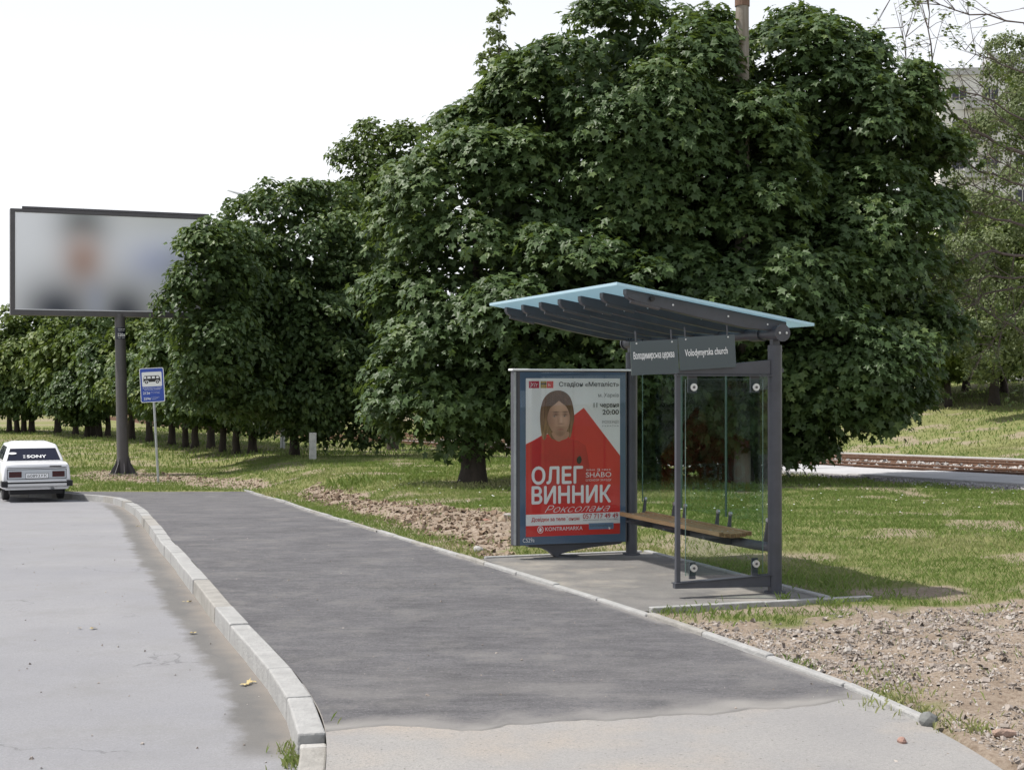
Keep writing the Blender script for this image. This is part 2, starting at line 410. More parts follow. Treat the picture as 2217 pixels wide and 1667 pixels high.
# shelter frame
SN = np.array([2.413, 13.572]); STH = .335
SL = np.array([-math.sin(STH), math.cos(STH)]); SC = np.array([math.cos(STH), math.sin(STH)])
def T(X, Y, bumps=True):
    X = np.asarray(X, float); Y = np.asarray(Y, float)
    e = edgeX(Y)
    w = sstep(.1, 3.2, X-e)
    z = zs(Y)*(1-w)+zr(Y)*w
    nd = (X-TR0[0])*TN[0]+(Y-TR0[1])*TN[1]
    z = z+np.clip(nd-8.3, 0, 26)*.115*sstep(-14, 10, X)
    z = z-.03*np.clip(nd+3.4, 0, 1)*np.clip(8.3-nd, 0, 1)
    if bumps:
        # keep the ground low along the edging, the slab and the track
        a = sstep(.15, 1.2, X-e)
        rel = np.stack([(X-SN[0])*SC[0]+(Y-SN[1])*SC[1], (X-SN[0])*SL[0]+(Y-SN[1])*SL[1]])
        slab = np.maximum(np.maximum(rel[0]-.3, -rel[0]-3), np.maximum(-.75-rel[1], rel[1]-3.6))
        a = a*sstep(.05, .8, slab)
        tr_ = sstep(0, 1, np.maximum(-3.2-nd, nd-8.0))
        z = z+a*tr_*((fbm(X*.5, Y*.5, 3)-.45)*.16+(fbm(X*2.2, Y*2.2, 5)-.5)*.07)
    return z
Gr = lambda px, py: Gt(px, py)
def Gt(px, py):
    Y = 20.0
    for _ in range(200):
        X = (px-CX)*Y/FPX
        z = float(T(X, Y, False)); Y += .4*((CAMH-z)*FPX/(py-CY)-Y)
    return ((px-CX)*Y/FPX, Y)
def inpoly(X, Y, poly):
    X = np.asarray(X); Y = np.asarray(Y); r = np.zeros(X.shape, bool); n = len(poly)
    for i in range(n):
        x1, y1 = poly[i]; x2, y2 = poly[(i+1) % n]
        c = ((y1 > Y) != (y2 > Y)) & (X < (x2-x1)*(Y-y1)/((y2-y1)+1e-12)+x1)
        r ^= c
    return r
def PG(pts): return [Gt(*p) for p in pts]
P_rub = PG([(1480, 1350), (1600, 1345), (1720, 1352), (1830, 1322), (1960, 1318), (2230, 1305)])+[(9, 11), (9, 5), (2.5, 5), (2.5, 7.2)]+PG([(2040, 1575), (1930, 1515), (1850, 1478), (1700, 1430), (1600, 1397)])
P_dirt = PG([(640, 1072), (690, 1052), (770, 1062), (800, 1088), (1000, 1102), (1120, 1112), (1110, 1216), (1040, 1205), (960, 1175), (850, 1140), (760, 1112), (690, 1092)])
P_bb = PG([(150, 1030), (230, 1016), (330, 1020), (420, 1030), (560, 1035), (640, 1048), (540, 1058), (440, 1056), (380, 1044), (300, 1046), (200, 1040)])
P_p1 = PG([(1840, 1262), (1950, 1258), (2085, 1272), (2100, 1298), (1990, 1300), (1860, 1296)])
P_p2 = PG([(1990, 1140), (2120, 1130), (2240, 1128), (2240, 1152), (2100, 1156)])
P_p3 = PG([(1400, 1326), (1850, 1306), (1960, 1312), (1830, 1324), (1700, 1328), (1500, 1350)])
P_p4 = PG([(2140, 1205), (2240, 1195), (2240, 1228)])
P_p5 = PG([(1380, 1205), (1500, 1215), (1520, 1226), (1400, 1212)])
P_mid = PG([(420, 1012), (700, 1004), (800, 1006), (640, 1018), (480, 1022)])
PATCH = [(P_rub, 1.0), (P_dirt, 1.0), (P_bb, .95), (P_p1, .95), (P_p2, .7), (P_p3, .9), (P_p4, .7), (P_p5, .7), (P_mid, .6)]
def soilmask(X, Y):
    jx = X+(fbm(X*1.7, Y*1.7, 21)-.5)*1.1*np.clip(Y/25, .45, 1.5); jy = Y+(fbm(X*1.7, Y*1.7, 33)-.5)*2.2*np.clip(Y/25, .45, 2)
    s = np.zeros(np.shape(X))
    for p, a in PATCH: s = np.maximum(s, a*inpoly(jx, jy, p))
    n = fbm(X*.9, Y*.9, 51)
    s = np.maximum(s, .75*sstep(.575, .68, n))
    e = edgeX(Y)
    nd = (X-TR0[0])*TN[0]+(Y-TR0[1])*TN[1]
    sl_ = (X-TR0[0])*TT[0]+(Y-TR0[1])*TT[1]
    s = np.maximum(s, ((nd > -4.0+1.6*(fbm(X*.8, Y*.8, 61)-.5)) & (nd < 8.2)).astype(float)*sstep(26, 18, sl_))
    # path worn down the bank
    return s

# ---------------------------------------------------------------- ground sheet
def grid_ground():
    xs = np.concatenate([[-900, -500, -250, -150, -100, -70, -50, -40], np.arange(-34, -24, 1), np.arange(-24, 20, .18), np.arange(20, 40, 1), [45, 55, 70, 100, 150, 250, 500, 900]])
    ys = np.concatenate([[-60, -20, -5], np.arange(0, 5, 1), np.arange(5, 52, .18), np.arange(52, 70, .5), np.arange(70, 120, 2), [130, 150, 180, 230, 300, 450, 700, 1100]])
    X, Y = np.meshgrid(xs, ys); x = X.ravel(); y = Y.ravel()
    z = T(x, y)
    k = kerbX(y); e = edgeX(y)
    road = x < k-.06
    walk = (~road) & (x < e+.02) & (y < SW_END-.05)
    z = np.where(road, zs(y)-.30, np.where(walk, zs(y)-.14, z))
    rel0 = (x-SN[0])*SC[0]+(y-SN[1])*SC[1]; rel1 = (x-SN[0])*SL[0]+(y-SN[1])*SL[1]
    slab = (rel0 < .30) & (rel0 > -3) & (rel1 > -.68) & (rel1 < 3.5) & (~walk) & (~road)
    z = np.where(slab, z-.12, z)
    s = soilmask(x, y)
    rub = inpoly(x, y, P_rub)
    z = z+np.where(rub, (fbm(x*3, y*3, 71)-.45)*.10*sstep(.1, .8, x-e), 0)
    dm = inpoly(x, y, P_dirt)
    z = z+np.where(dm, (fbm(x*2.0, y*2.0, 75, 5)-.42)*.26*sstep(.1, 1.2, x-e), 0)
    nx = len(xs); ny = len(ys)
    i = np.arange((ny-1)*(nx-1)); r = i//(nx-1); c = i % (nx-1); a = r*nx+c
    F = np.stack([a, a+1, a+nx+1, a+nx], 1)
    me = npmesh('ground', np.stack([x, y, z], 1), F, {'soil': s})
    o = link('ground', me, m_ground, smooth=True); tag(o, kind='structure')
    return o
grid_ground()
def ground_z(x, y):
    z = T(x, y); e = edgeX(y)
    z = z+np.where(inpoly(x, y, P_rub), (fbm(np.asarray(x)*3, np.asarray(y)*3, 71)-.45)*.10*sstep(.1, .8, x-e), 0)
    z = z+np.where(inpoly(x, y, P_dirt), (fbm(np.asarray(x)*2.0, np.asarray(y)*2.0, 75, 5)-.42)*.26*sstep(.1, 1.2, x-e), 0)
    return z

# ---------------------------------------------------------------- road, pavements
def strip(name, ys, ts, fx, fz, m, attrs=None, kind='structure'):
    Yg, Tg = np.meshgrid(ys, ts, indexing='ij'); x = fx(Yg, Tg).ravel(); y = Yg.ravel(); t = Tg.ravel()
    z = fz(x, y, t)
    nx = len(ts); i = np.arange((len(ys)-1)*(nx-1)); r = i//(nx-1); c = i % (nx-1); a = r*nx+c
    F = np.stack([a, a+1, a+nx+1, a+nx], 1)
    at = {k: f(x, y, t) for k, f in (attrs or {}).items()}
    me = npmesh(name, np.stack([x, y, z], 1), F, at)
    return tag(link(name, me, m, smooth=True), kind=kind)
ysr = np.concatenate([np.arange(1, 44, .2), np.arange(44, 150, 2)])
tsr = np.concatenate([np.arange(0, 2, .1), np.arange(2, 8, .5), np.arange(8, 40, 4), [60]])
strip('road', ysr, tsr, lambda Y, t: kerbX(Y)-.10-t,
      lambda x, y, t: zs(y)-.13+(fbm(x*.35, y*.35, 81)-.5)*.02*sstep(0, 1, t), m_road,
      {'kd': lambda x, y, t: t, 'bandon': lambda x, y, t: sstep(8.1, 8.25, y+.12*(fbm(x*3, y*3, 5)-.5))*sstep(34, 31, y)})
# new asphalt platform, with a ragged front edge over the old pavement
yf_px = [(640, 1592), (717, 1583), (782, 1573), (913, 1569), (992, 1583), (1100, 1570), (1250, 1560), (1400, 1554), (1585, 1539), (1732, 1528), (1843, 1513), (1950, 1500)]
yf = sorted([G(*p) for p in yf_px]); YFX = [p[0] for p in yf]; YFY = [p[1] for p in yf]
ts = np.linspace(0, 1, 60)
v = np.concatenate([[0, .004], np.linspace(.01, 1, 220)])
Vg, Tg = np.meshgrid(v, ts, indexing='ij')
def sw_point(V, t):
    # front edge Y depends on the position across
    y0 = np.full(t.shape, 8.4)
    for _ in range(6):
        x = kerbX(y0)*(1-t)+edgeX(y0)*t
        y0 = np.interp(x, YFX, YFY)+.14*(fbm(x*7, x*0+1, 91)-.5)
    y = y0+(SW_END-y0)*V**1.35
    x = kerbX(y)*(1-t)+edgeX(y)*t
    return x, y
x, y = sw_point(Vg, Tg); x = x.ravel(); y = y.ravel()
z = zs(y)+(fbm(x*.8, y*.8, 95)-.5)*.012*sstep(0, 2, y-np.interp(x, YFX, YFY))
z = np.where(Vg.ravel() == 0, z-.02, z)
front = y-np.interp(x, YFX, YFY)
dust = .9*sstep(.75, 1.0, 1-np.abs((edgeX(y)-x)-.02)/.45)*sstep(.42, .62, fbm(x*1.3, y*1.3, 97)) + .35*sstep(.55, .75, fbm(x*.6, y*1.6, 98))*sstep(11, 8.5, y)+.95*sstep(.42, .0, front+.55*(fbm(x*4.5, y*4.5, 96, 5)-.5))
nx = len(ts); i = np.arange((len(v)-1)*(nx-1)); r = i//(nx-1); c = i % (nx-1); a = r*nx+c
F = np.stack([a, a+1, a+nx+1, a+nx], 1)
tag(link('asphalt_pavement', npmesh('asphalt_pavement', np.stack([x, y, z], 1), F, {'dust': dust}), m_asph, smooth=True), kind='structure')
strip('old_pavement', np.arange(1, 9.6, .1), np.linspace(0, 1, 60), lambda Y, t: (kerbX(Y)-.004)*(1-t)+(edgeX(Y)+.0)*t,
      lambda x, y, t: -.006-.05*sstep(.6, -.9, x)*sstep(8.0, 7.2, y)+(fbm(x*.9, y*.9, 99)-.5)*.003*sstep(8.3, 7.8, y), m_old)

# kerb: separate stones along the road
def stones(name, fx, zf, y0, y1, length, w0, w1, h0, h1, m, jit=.004, gap=.012, label=None, side=1):
    root = empty(name, (0, 0, 0), kind='structure')
    y = y0; k = 0
    while y < y1:
        # step along the curve by arc length
        L = 0; yb = y; px, py = float(fx(y)), y
        while L < length:
            yb += .02; qx = float(fx(yb)); L += math.hypot(qx-px, .02); px = qx
        a = Vector((float(fx(y)), y)); b = Vector((float(fx(yb)), yb)); d = (b-a).normalized(); nn = Vector((d.y, -d.x))
        a = a+d*gap*.5; b = b-d*gap*.5
        ja = random.uniform(-jit, jit); jz = random.uniform(-jit, jit)
        def P(q, w, z): r = q+nn*(w+ja); return (r.x, r.y, z)
        za, zb = float(zf(y)), float(zf(yb))
        mb = MB().hexa([P(a, w0, za+h0), P(a, w1, za+h0), P(b, w1, zb+h0), P(b, w0, zb+h0)],
                       [P(a, w0+.012, za+h1+jz), P(a, w1, za+h1+jz), P(b, w1, zb+h1+jz), P(b, w0+.012, zb+h1+jz)])
        mm = m if random.random() < .75 else m_kerb2
        mb.build({'kerb': 'kerb_stone', 'pavement_edging': 'edging_stone'}.get(name, 'edging_stone'), mm, root, bevel=.012 if y < 20 else 0, seg=2)
        y = yb; k += 1
    return root
Y0K = G(720, 1588)[1]
stones('kerb', kerbX, zs, Y0K, 46, .95, -.165, .0, -.32, .012, m_kerb, .006, .014)
stones('flush_kerb', kerbX, lambda Y: -.0, 4.9, Y0K-.03, .78, -.155, .0, -.3, -.052, m_conc, .003, .012)
YE = G(2006, 1561)[1]
stones('pavement_edging', edgeX, zs, YE, SW_END, .98, -.03, .05, -.2, .03, m_kerb, .008, .012)

# ---------------------------------------------------------------- shelter slab
def SW(c, l): return (SN[0]+SC[0]*c+SL[0]*l, SN[1]+SC[1]*c+SL[1]*l)
def edge_c(l):
    c = -3.0
    for _ in range(60):
        p = SW(c, l); c += (float(edgeX(p[1]))+.03-p[0])*.7
    return c
L0, L1 = -.62, 3.42
rows = np.linspace(L0, L1, 40); cols = np.linspace(0, 1, 30)
pts = []
for l in rows:
    ce = edge_c(l)+.05
    for t in cols:
        c = ce*(1-t)+.24*t; p = SW(c, l); pts.append((p[0], p[1], .004+.006*(fbm(p[0]*1.5, p[1]*1.5, 5)-.5)))
nx = len(cols); i = np.arange((len(rows)-1)*(nx-1)); r = i//(nx-1); c = i % (nx-1); a = r*nx+c
F = np.stack([a, a+1, a+nx+1, a+nx], 1)
m_slab, g = newmat('slab_asphalt', .85, .3)
o_ = g.obj()
c = g.mix(g.noise(o_, 1.6, 6, .7), (.12, .117, .115), (.23, .22, .205))
c = g.mix(g.noise(o_, 110, 4, .7, .45, .8), c, (.11, .108, .11))
c = g.mix(g.math('MULTIPLY', g.noise(o_, 1.1, 6, .65, .50, .66), .7), c, (.31, .285, .245))
g.color(c); g.bump(g.noise(o_, 140, 4, .7, 0, 1), .5, .008)
P_ = np.array(pts)
tag(link('shelter_slab', npmesh('shelter_slab', P_, F), m_slab, smooth=True), kind='structure')
se = empty('slab_edging', (SN[0], SN[1], 0), STH, kind='structure')
def seg_stone(c0, l0, c1, l1, h=.035, w=.075):
    d = Vector((c1-c0, l1-l0)); n = max(1, round(d.length/.98)); d = d/n; u = d.normalized(); nn = Vector((-u.y, u.x))*w/2
    for k in range(n):
        a = Vector((c0, l0))+d*k+u*.006; b = Vector((c0, l0))+d*(k+1)-u*.006; j = random.uniform(-.005, .005)
        MB().hexa([(*(a-nn), -.15), (*(b-nn), -.15), (*(b+nn), -.15), (*(a+nn), -.15)], [(*(a-nn), h+j), (*(b-nn), h+j), (*(b+nn), h+j), (*(a+nn), h+j)]).build('edging_stone', m_kerb, se, bevel=.008)
seg_stone(edge_c(L0)+.10, L0-.04, .60, L0-.04, .04)
seg_stone(.285, L0+.02, .285, L1+.06, .02)
seg_stone(edge_c(L1)+.10, L1+.04, .22, L1+.04, .02)

# ---------------------------------------------------------------- bus shelter
LS = 3.248; HP = 2.378
bs = empty('bus_shelter', (SN[0], SN[1], .005), STH, 'dark grey steel bus shelter with pale blue slanted roof, glass walls and wooden bench', 'bus shelter')
def rooftop(xx): return 2.777+(xx+1.631)*(2.445-2.777)/(.337+1.631)
for yy in (0, LS):
    p = MB().tube([(0, yy, 0), (0, yy, 2.27)], .065, 20)
    p.box(-.035, .035, yy-.03, yy+.03, 2.27, 2.36)
    po = p.build('post', m_steel, bs, smooth=True)
    MB().tube([(0, yy, -.003), (0, yy, .014)], .10, 20).build('base_plate', m_steel, po)
    MB().tube([(0, yy, 2.215), (0, yy, 2.235)], .068, 20).build('collar', m_steel, po)
rt = MB().tube([(0, -.13, HP), (0, LS+.13, HP)], .052, 18).build('rear_tube', m_steel, bs, smooth=True)
for yy in (-.02, .32, LS-.32, LS+.02):
    MB().tube([(0, yy-.10, HP), (0, yy+.10, HP)], .066, 18).build('tube_sleeve', m_steel, rt, smooth=True)
for yy in (-.135, LS+.135):
    MB().tube([(0, yy-.012, HP), (0, yy+.012, HP)], .078, 20).build('end_cap', m_steel, rt, smooth=True)
for dx in (-.035, .035): MB().tube([(dx, -.157, HP), (dx, -.146, HP)], .011, 8).build('bolt', m_bolt, rt)
# roof panel
rf = MB().hexa([(-1.631, -.131, rooftop(-1.631)), (.337, -.131, rooftop(.337)), (.337, LS+.158, rooftop(.337)), (-1.631, LS+.158, rooftop(-1.631))],
          [(-1.631, -.131, rooftop(-1.631)+.026), (.337, -.131, rooftop(.337)+.026), (.337, LS+.158, rooftop(.337)+.026), (-1.631, LS+.158, rooftop(-1.631)+.026)]).build('roof_panel', m_roof, bs)
# seven ribs, deep plates with a rounded nose
for k in range(7):
    yy = .0+(LS)*k/6
    prof = []
    xf = -1.50
    top = lambda xx: rooftop(xx)-.001
    prof += [(xf, top(xf)), (.10, top(.10)), (.10, top(.10)-.06)]
    prof += [(0.03, top(.03)-.10), (-.3, top(-.3)-.135), (-.8, top(-.8)-.125), (-1.25, top(-1.25)-.105), (-1.42, top(-1.42)-.095), (-1.48, top(-1.48)-.075), (-1.50, top(-1.5)-.045)]
    w = .042
    rb = MB().prism(prof, 'y', yy-w, yy+w).build('roof_rib', m_steel, bs, bevel=.008)
    MB().tube([(-1.46, yy-.03, top(-1.4)-.095), (-1.18, yy-.03, top(-1.18)-.118)], .016, 8).build('stiffener_rod', m_bolt if False else m_steel2, rb, smooth=True)
    for xx in (-1.05, -.5, -.1):
        MB().tube([(xx, yy-w-.006, top(xx)-.06), (xx, yy-w+.001, top(xx)-.06)], .009, 8).build('bolt', m_bolt, rb)
# tail lamp-like camera at near rib nose
MB().tube([(-1.26, -.075, rooftop(-1.26)-.045), (-1.26, -.04, rooftop(-1.26)-.045)], .022, 12).build('cable_gland', m_black, bs)
# side frame at the near end
MB().prism([(-1.0, 2.0), (-.06, 2.0), (-.06, 2.135), (-1.0, 2.05)], 'y', -.03, .03).build('upper_arm', m_steel, bs, bevel=.004)
MB().box(-1.0, .0, -.045, .045, 1.985, 1.997).build('arm_flange', m_steel, bs)
MB().prism([(-1.02, .085), (-.06, .06), (-.06, .165), (-1.02, .125)], 'y', -.028, .028).build('lower_arm', m_steel, bs, bevel=.004)
MB().prism([(-1.025, .127), (.0, .168), (.0, .176), (-1.025, .135)], 'y', -.045, .045).build('arm_flange', m_steel, bs)
MB().box(-1.005, -.963, -.021, .021, .13, 1.99).build('mullion', m_steel, bs, bevel=.004)
pane = MB().box(-.905, -.125, -.006, .006, .19, 1.955).build('side_pane', m_glass, bs)
m_edge = mat('glass_edge', (.10, .17, .15), .2)
for q_ in ((-.907, -.9052, .19, 1.955), (-.1248, -.123, .19, 1.955), (-.905, -.125, 1.9552, 1.957)): MB().box(q_[0], q_[1], -.006, .006, q_[2], q_[3]).build('pane_edge', m_edge, pane)
for (xx, zz, up) in ((-.83, 1.885, 1), (-.20, 1.885, 1), (-.83, .26, 0), (-.20, .275, 0)):
    cl = MB().tube([(xx, -.022, zz), (xx, -.007, zz)], .034, 18).build('glass_clamp', m_bolt, bs, smooth=True)
    MB().tube([(xx, -.028, zz), (xx, -.0225, zz)], .012, 10).build('bolt', m_steel2, cl)
    if up: MB().box(xx-.045, xx+.045, .008, .028, zz-.05, 1.998).build('bracket', m_steel, cl)
    else: MB().box(xx-.03, xx+.03, .008, .028, .13+.03, zz+.05).build('bracket', m_steel, cl)
# rear panes
n = 3; y0 = .11; y1 = LS-.11; wv = (y1-y0)/n
for k in range(n):
    a, b = y0+wv*k+.012, y0+wv*(k+1)-.012
    pp = MB().box(.075, .087, a, b, .60, 2.02).build('rear_pane', m_glass, bs)
    for q_ in (a-.0016, b+.0003): MB().box(.075, .087, q_, q_+.0013, .60, 2.02).build('pane_edge', m_edge, pp)
    for yy in (a+.12, b-.12):
        c = MB().prism([(.06, .42), (.02, .45), (.055, .66), (.073, .66)], 'y', yy-.012, yy+.012).build('glass_bracket', m_steel, bs)
        MB().tube([(.05, yy, .64), (.074, yy, .64)], .022, 12).build('clamp_disc', m_bolt, c)
MB().box(.070, .092, .0, LS, 2.021, 2.06).build('rear_top_rail', m_steel, bs)
# bench
MB().tube([(0.0, .05, .41), (-.02, .35, .405), (-.04, .9, .40), (-.04, LS-.9, .40), (-.02, LS-.35, .405), (0, LS-.05, .41)], .045, 14).build('bench_rail', m_steel, bs, smooth=True)
for yy in (.72, 1.62, 2.55):
    pr = [(-.37, .455), (-.30, .437), (-.2, .432), (-.10, .437), (-.0, .455), (0, .43), (-.04, .37), (-.12, .37), (-.25, .40), (-.36, .43)]
    MB().prism(pr, 'y', yy-.02, yy+.02).build('bench_bracket', m_steel, bs)
m_wood = mat('varnished_wood', (.31, .18, .082), .5, col2=(.45, .30, .155), scale=5, stretch=(6, .6, 6), bump=.15, bscale=25)
m_woodend = mat('wood_end_grain', (.22, .12, .055), .6, var=.2, scale=20)
for k in range(6):
    xx = -.315+k*.060; zz = .457+.018*((k-2.5)/2.5)**2
    sl_ = MB().box(xx, xx+.050, .50, 2.86, zz, zz+.042).build('bench_slat', m_wood, bs, bevel=.005)
    MB().box(xx+.006, xx+.044, .4985, .4995, zz+.006, zz+.036).build('end_grain', m_woodend, sl_)
    for yy in (.72, 1.62, 2.55): MB().tube([(xx+.026, yy, zz+.041), (xx+.026, yy, zz+.045)], .008, 8).build('bolt', m_bolt, sl_)

# hanging name boards
def board(x0, x1, z0, z1, body, tb, labelname, yy, tilt):
    c = empty(labelname, (0, 0, 0))
    c.parent = bs
    mid = ((x0+x1)/2, (z0+z1)/2)
    c.location = (mid[0], yy, mid[1]); c.rotation_euler = (0, -tilt, 0)
    w, h = (x1-x0)/2, (z1-z0)/2
    MB().box(-w, w, -.005, .005, -h, h).build('glass_plate', m_signglass, c)
    text(body, (tb[0]-mid[0], tb[1]-mid[1], tb[2]-mid[0], tb[3]-mid[1]), -.0065, m_white, c, bold=.012)
    for dx in (-w*.75, w*.75):
        MB().box(dx-.006, dx+.006, -.004, .004, h, h+.09).build('hanger', m_steel, c)
        MB().tube([(dx, -.012, h-.02), (dx, .012, h-.02)], .008, 8).build('bolt', m_bolt, c)
board(-1.465, -1.005, 2.00, 2.30, 'Володимирська церква', (-1.44, 2.125, -1.045, 2.205), 'name_board', -.055, .055)
board(-.998, -.435, 2.05, 2.345, 'Volodymyrska church', (-.94, 2.155, -.515, 2.235), 'name_board', -.055, .062)

# ---------------------------------------------------------------- advertising lightbox
FP = SW(0, LS)
FP = SW(0, LS+.06)
lb = empty('advertising_lightbox', (FP[0], FP[1], .005), STH, 'tall dark lightbox with a red and white concert poster at the shelter end', 'lightbox')
lx1 = -.077; lx0 = lx1-1.348; lz0 = .148; lz1 = lz0+1.93
MB().box(lx0, lx1, -.11, -.01, lz0, lz1-.02).build('case', m_steel, lb, bevel=.012)
MB().box(lx0+.004, lx0+.03, -.112, -.104, lz0+.01, lz1-.03).build('side_profile', m_galv, lb)
MB().box(lx0-.02, lx1+.05, -.13, .01, lz1-.018, lz1+.004).build('top_cap', m_white, lb, bevel=.006)
bx0, bx1, bz0, bz1 = lx0+.085, lx1-.035, lz0+.022, lz1-.045
MB().box(lx0+.05, lx1-.006, -.1165, -.1105, lz0+.006, lz1-.024).build('door_frame', m_steel2, lb)
MB().box(bx0-.012, bx1+.012, -.119, -.117, bz0-.012, bz1+.012).build('passepartout', m_blue, lb)
# poster area, pixel coordinates of the study crop mapped on it
qx0, qx1, qz0, qz1 = bx0+.055, bx1-.055, bz0+.075, bz1-.055
U = lambda x: qx0+(x-182)/(941-182)*(qx1-qx0)
Vv = lambda y: qz0+(1407-y)/(1407-168)*(qz1-qz0)
po = MB().box(qx0, qx1, -.1205, -.1195, qz0, qz1).build('poster', m_paper, lb)
YP = -.1210
def crs(p, n=4):
    o = []; N_ = len(p)
    for i in range(N_):
        a_, b_, c_, d_ = (np.array(p[(i+j) % N_], float) for j in (-1, 0, 1, 2))
        for t in range(n):
            t /= n; q = .5*((2*b_)+(c_-a_)*t+(2*a_-5*b_+4*c_-d_)*t*t+(3*b_-a_-3*c_+d_)*t**3); o.append(tuple(q))
    return o
SMOOTH = ('hair_print', 'face_print', 'face_shade_print', 'beard_print', 'neck_print', 'nose_print', 'mouth_print', 'eye_print', 'eyebrow_print', 'brooch_print')
def pf(pts, m, name, k):
    if name in SMOOTH: pts = crs(pts)
    return MB().flat([(U(a), Vv(b)) for a, b in pts], YP-.0005*k).build(name, m, po)
pf([(182, 682), (240, 655), (310, 615), (380, 600), (480, 640), (545, 560), (552, 470), (645, 400), (941, 783), (941, 1234), (182, 1234)], m_red, 'red_print', 0)
pf([(215, 680), (315, 625), (400, 640), (440, 665), (490, 640), (600, 660), (660, 700), (690, 860), (700, 1000), (640, 1150), (250, 1150), (215, 860)], m_red2, 'shirt_print', 1)
pf([(182, 1322), (941, 1322), (941, 1407), (182, 1407)], m_red, 'red_print', 0)
m_hair = mat('hair_print', (.16, .075, .042), .5, var=.35, scale=14, stretch=(4, 1, .5))
m_hair2 = mat('fair_hair_print', (.40, .23, .11), .5, var=.3, scale=16, stretch=(5, 1, .5))
m_skin = mat('skin_print', (.66, .40, .28), .5, var=.08, scale=9)
m_skin2 = mat('skin_shadow_print', (.50, .275, .185), .5, var=.1, scale=8)
def print_mat(name, base, blobs, grain=None):
    m, g = newmat(name, .5, .4)
    gen = g.n('ShaderNodeTexCoord').outputs['Generated']; sp = g.n('ShaderNodeSeparateXYZ'); g.L(gen, sp.inputs[0])
    c = base
    for (cx, cz, sx, sz, amp, col) in blobs:
        a_ = g.math('MULTIPLY', g.math('SUBTRACT', sp.outputs[0], cx), 1/sx); b_ = g.math('MULTIPLY', g.math('SUBTRACT', sp.outputs[2], cz), 1/sz)
        e = g.math('POWER', 2.718, g.math('MULTIPLY', g.math('ADD', g.math('MULTIPLY', a_, a_), g.math('MULTIPLY', b_, b_)), -1.0))
        c = g.mix(g.math('MULTIPLY', e, amp), c, col)
    if grain: c = g.mix(g.noise(g.obj(grain[0]), grain[1], 5, .6, .35, .65, 0, grain[2]), c, grain[3])
    g.color(c); return m
m_hairp = print_mat('hair_picture', (.17, .075, .042), [(.12, .05, .35, .45, .9, (.50, .30, .14)), (.92, .05, .3, .45, .9, (.46, .27, .13)), (.35, .93, .35, .12, .6, (.26, .12, .07)), (.5, .3, .2, .3, .7, (.09, .035, .02))], ((60, 1, 4), 1.5, .75, (.085, .035, .02)))
pf([(322, 650), (306, 610), (297, 540), (294, 470), (300, 400), (322, 330), (368, 282), (430, 263), (490, 275), (535, 318), (558, 390), (568, 480), (556, 545), (546, 600), (530, 640), (512, 600), (500, 640), (400, 650), (352, 600), (340, 640)], m_hairp, 'hair_print', 2)
pf([(392, 590), (520, 590), (515, 635), (470, 655), (440, 665), (405, 640)], m_skin2, 'neck_print', 4)
m_face = print_mat('face_picture', (.62, .37, .26), [(.02, .5, .28, .7, .75, (.30, .14, .09)), (1.0, .35, .13, .5, .5, (.36, .18, .12)), (.60, .86, .3, .14, .6, (.74, .48, .35)), (.40, .62, .13, .045, .9, (.17, .075, .05)), (.80, .62, .11, .045, .9, (.19, .085, .055)),
    (.40, .69, .15, .02, .9, (.10, .045, .028)), (.80, .695, .13, .02, .9, (.10, .045, .028)), (.63, .45, .05, .14, .6, (.78, .53, .40)), (.62, .36, .11, .022, .7, (.28, .12, .08)), (.50, .45, .05, .12, .5, (.38, .19, .125)),
    (.60, .08, .30, .16, .75, (.26, .13, .085)), (.60, .26, .22, .03, .5, (.30, .14, .095)), (.61, .205, .14, .022, .9, (.40, .13, .105)), (.25, .40, .14, .12, .4, (.42, .21, .14)), (.85, .42, .12, .10, .35, (.70, .43, .31))])
pf([(345, 440), (365, 400), (400, 372), (440, 345), (470, 365), (505, 395), (528, 450), (530, 510), (518, 560), (490, 605), (455, 628), (420, 610), (385, 575), (358, 520)], m_face, 'face_print', 5)
for ex_ in (407, 489):
    pf([(ex_-13, 467), (ex_, 461), (ex_+13, 466), (ex_, 472)], mat('eye_print', (.34, .27, .24), .5), 'eye_print', 7)
    pf([(ex_-5, 466), (ex_, 461), (ex_+5, 466), (ex_, 471)], m_black, 'iris_print', 8)
pf([(340, 420), (352, 380), (392, 330), (440, 300), (448, 335), (410, 372), (372, 405), (352, 470), (348, 560), (338, 590), (330, 500)], m_hairp, 'hair_print', 9)
pf([(446, 318), (480, 335), (515, 385), (534, 440), (538, 540), (528, 600), (546, 560), (552, 470), (540, 390), (500, 325)], m_hairp, 'hair_print', 9)
pf([(590, 800), (615, 780), (628, 815), (610, 845), (590, 830)], m_black, 'brooch_print', 3)
# head band logos
pf([(205, 190), (287, 190), (287, 245), (205, 245)], mat('crimson_print', (.48, .02, .06), .5), 'logo_print', 1)
pf([(299, 190), (345, 190), (345, 245), (299, 245)], mat('mustard_print', (.40, .26, .03), .5), 'logo_print', 1)
pf([(299, 205), (345, 205), (345, 216), (299, 216)], m_black, 'logo_print', 2)
pf([(347, 190), (400, 190), (400, 245), (347, 245)], m_red, 'logo_print', 1)
def pt(body, x0, y0, x1, y1, m, bold=0, k=9, shear=0): return text(body, (U(x0), Vv(y1), U(x1), Vv(y0)), YP-.0005*k, m, po, bold=bold, shear=shear)
pt('Хіт', 215, 203, 278, 235, m_white, .0, 3, .3)
pt('h', 360, 208, 375, 230, m_white, .0, 3)
pt('Стадіон «Металіст»', 445, 195, 930, 240, m_black, .02)
m_greyp = mat('grey_print', (.14, .145, .15), .5)
pt('м. Харків', 762, 284, 930, 325, m_greyp, 0)
pt('11 червня', 725, 362, 930, 408, m_black, .02)
pt('20:00', 796, 417, 930, 455, m_black, .03)
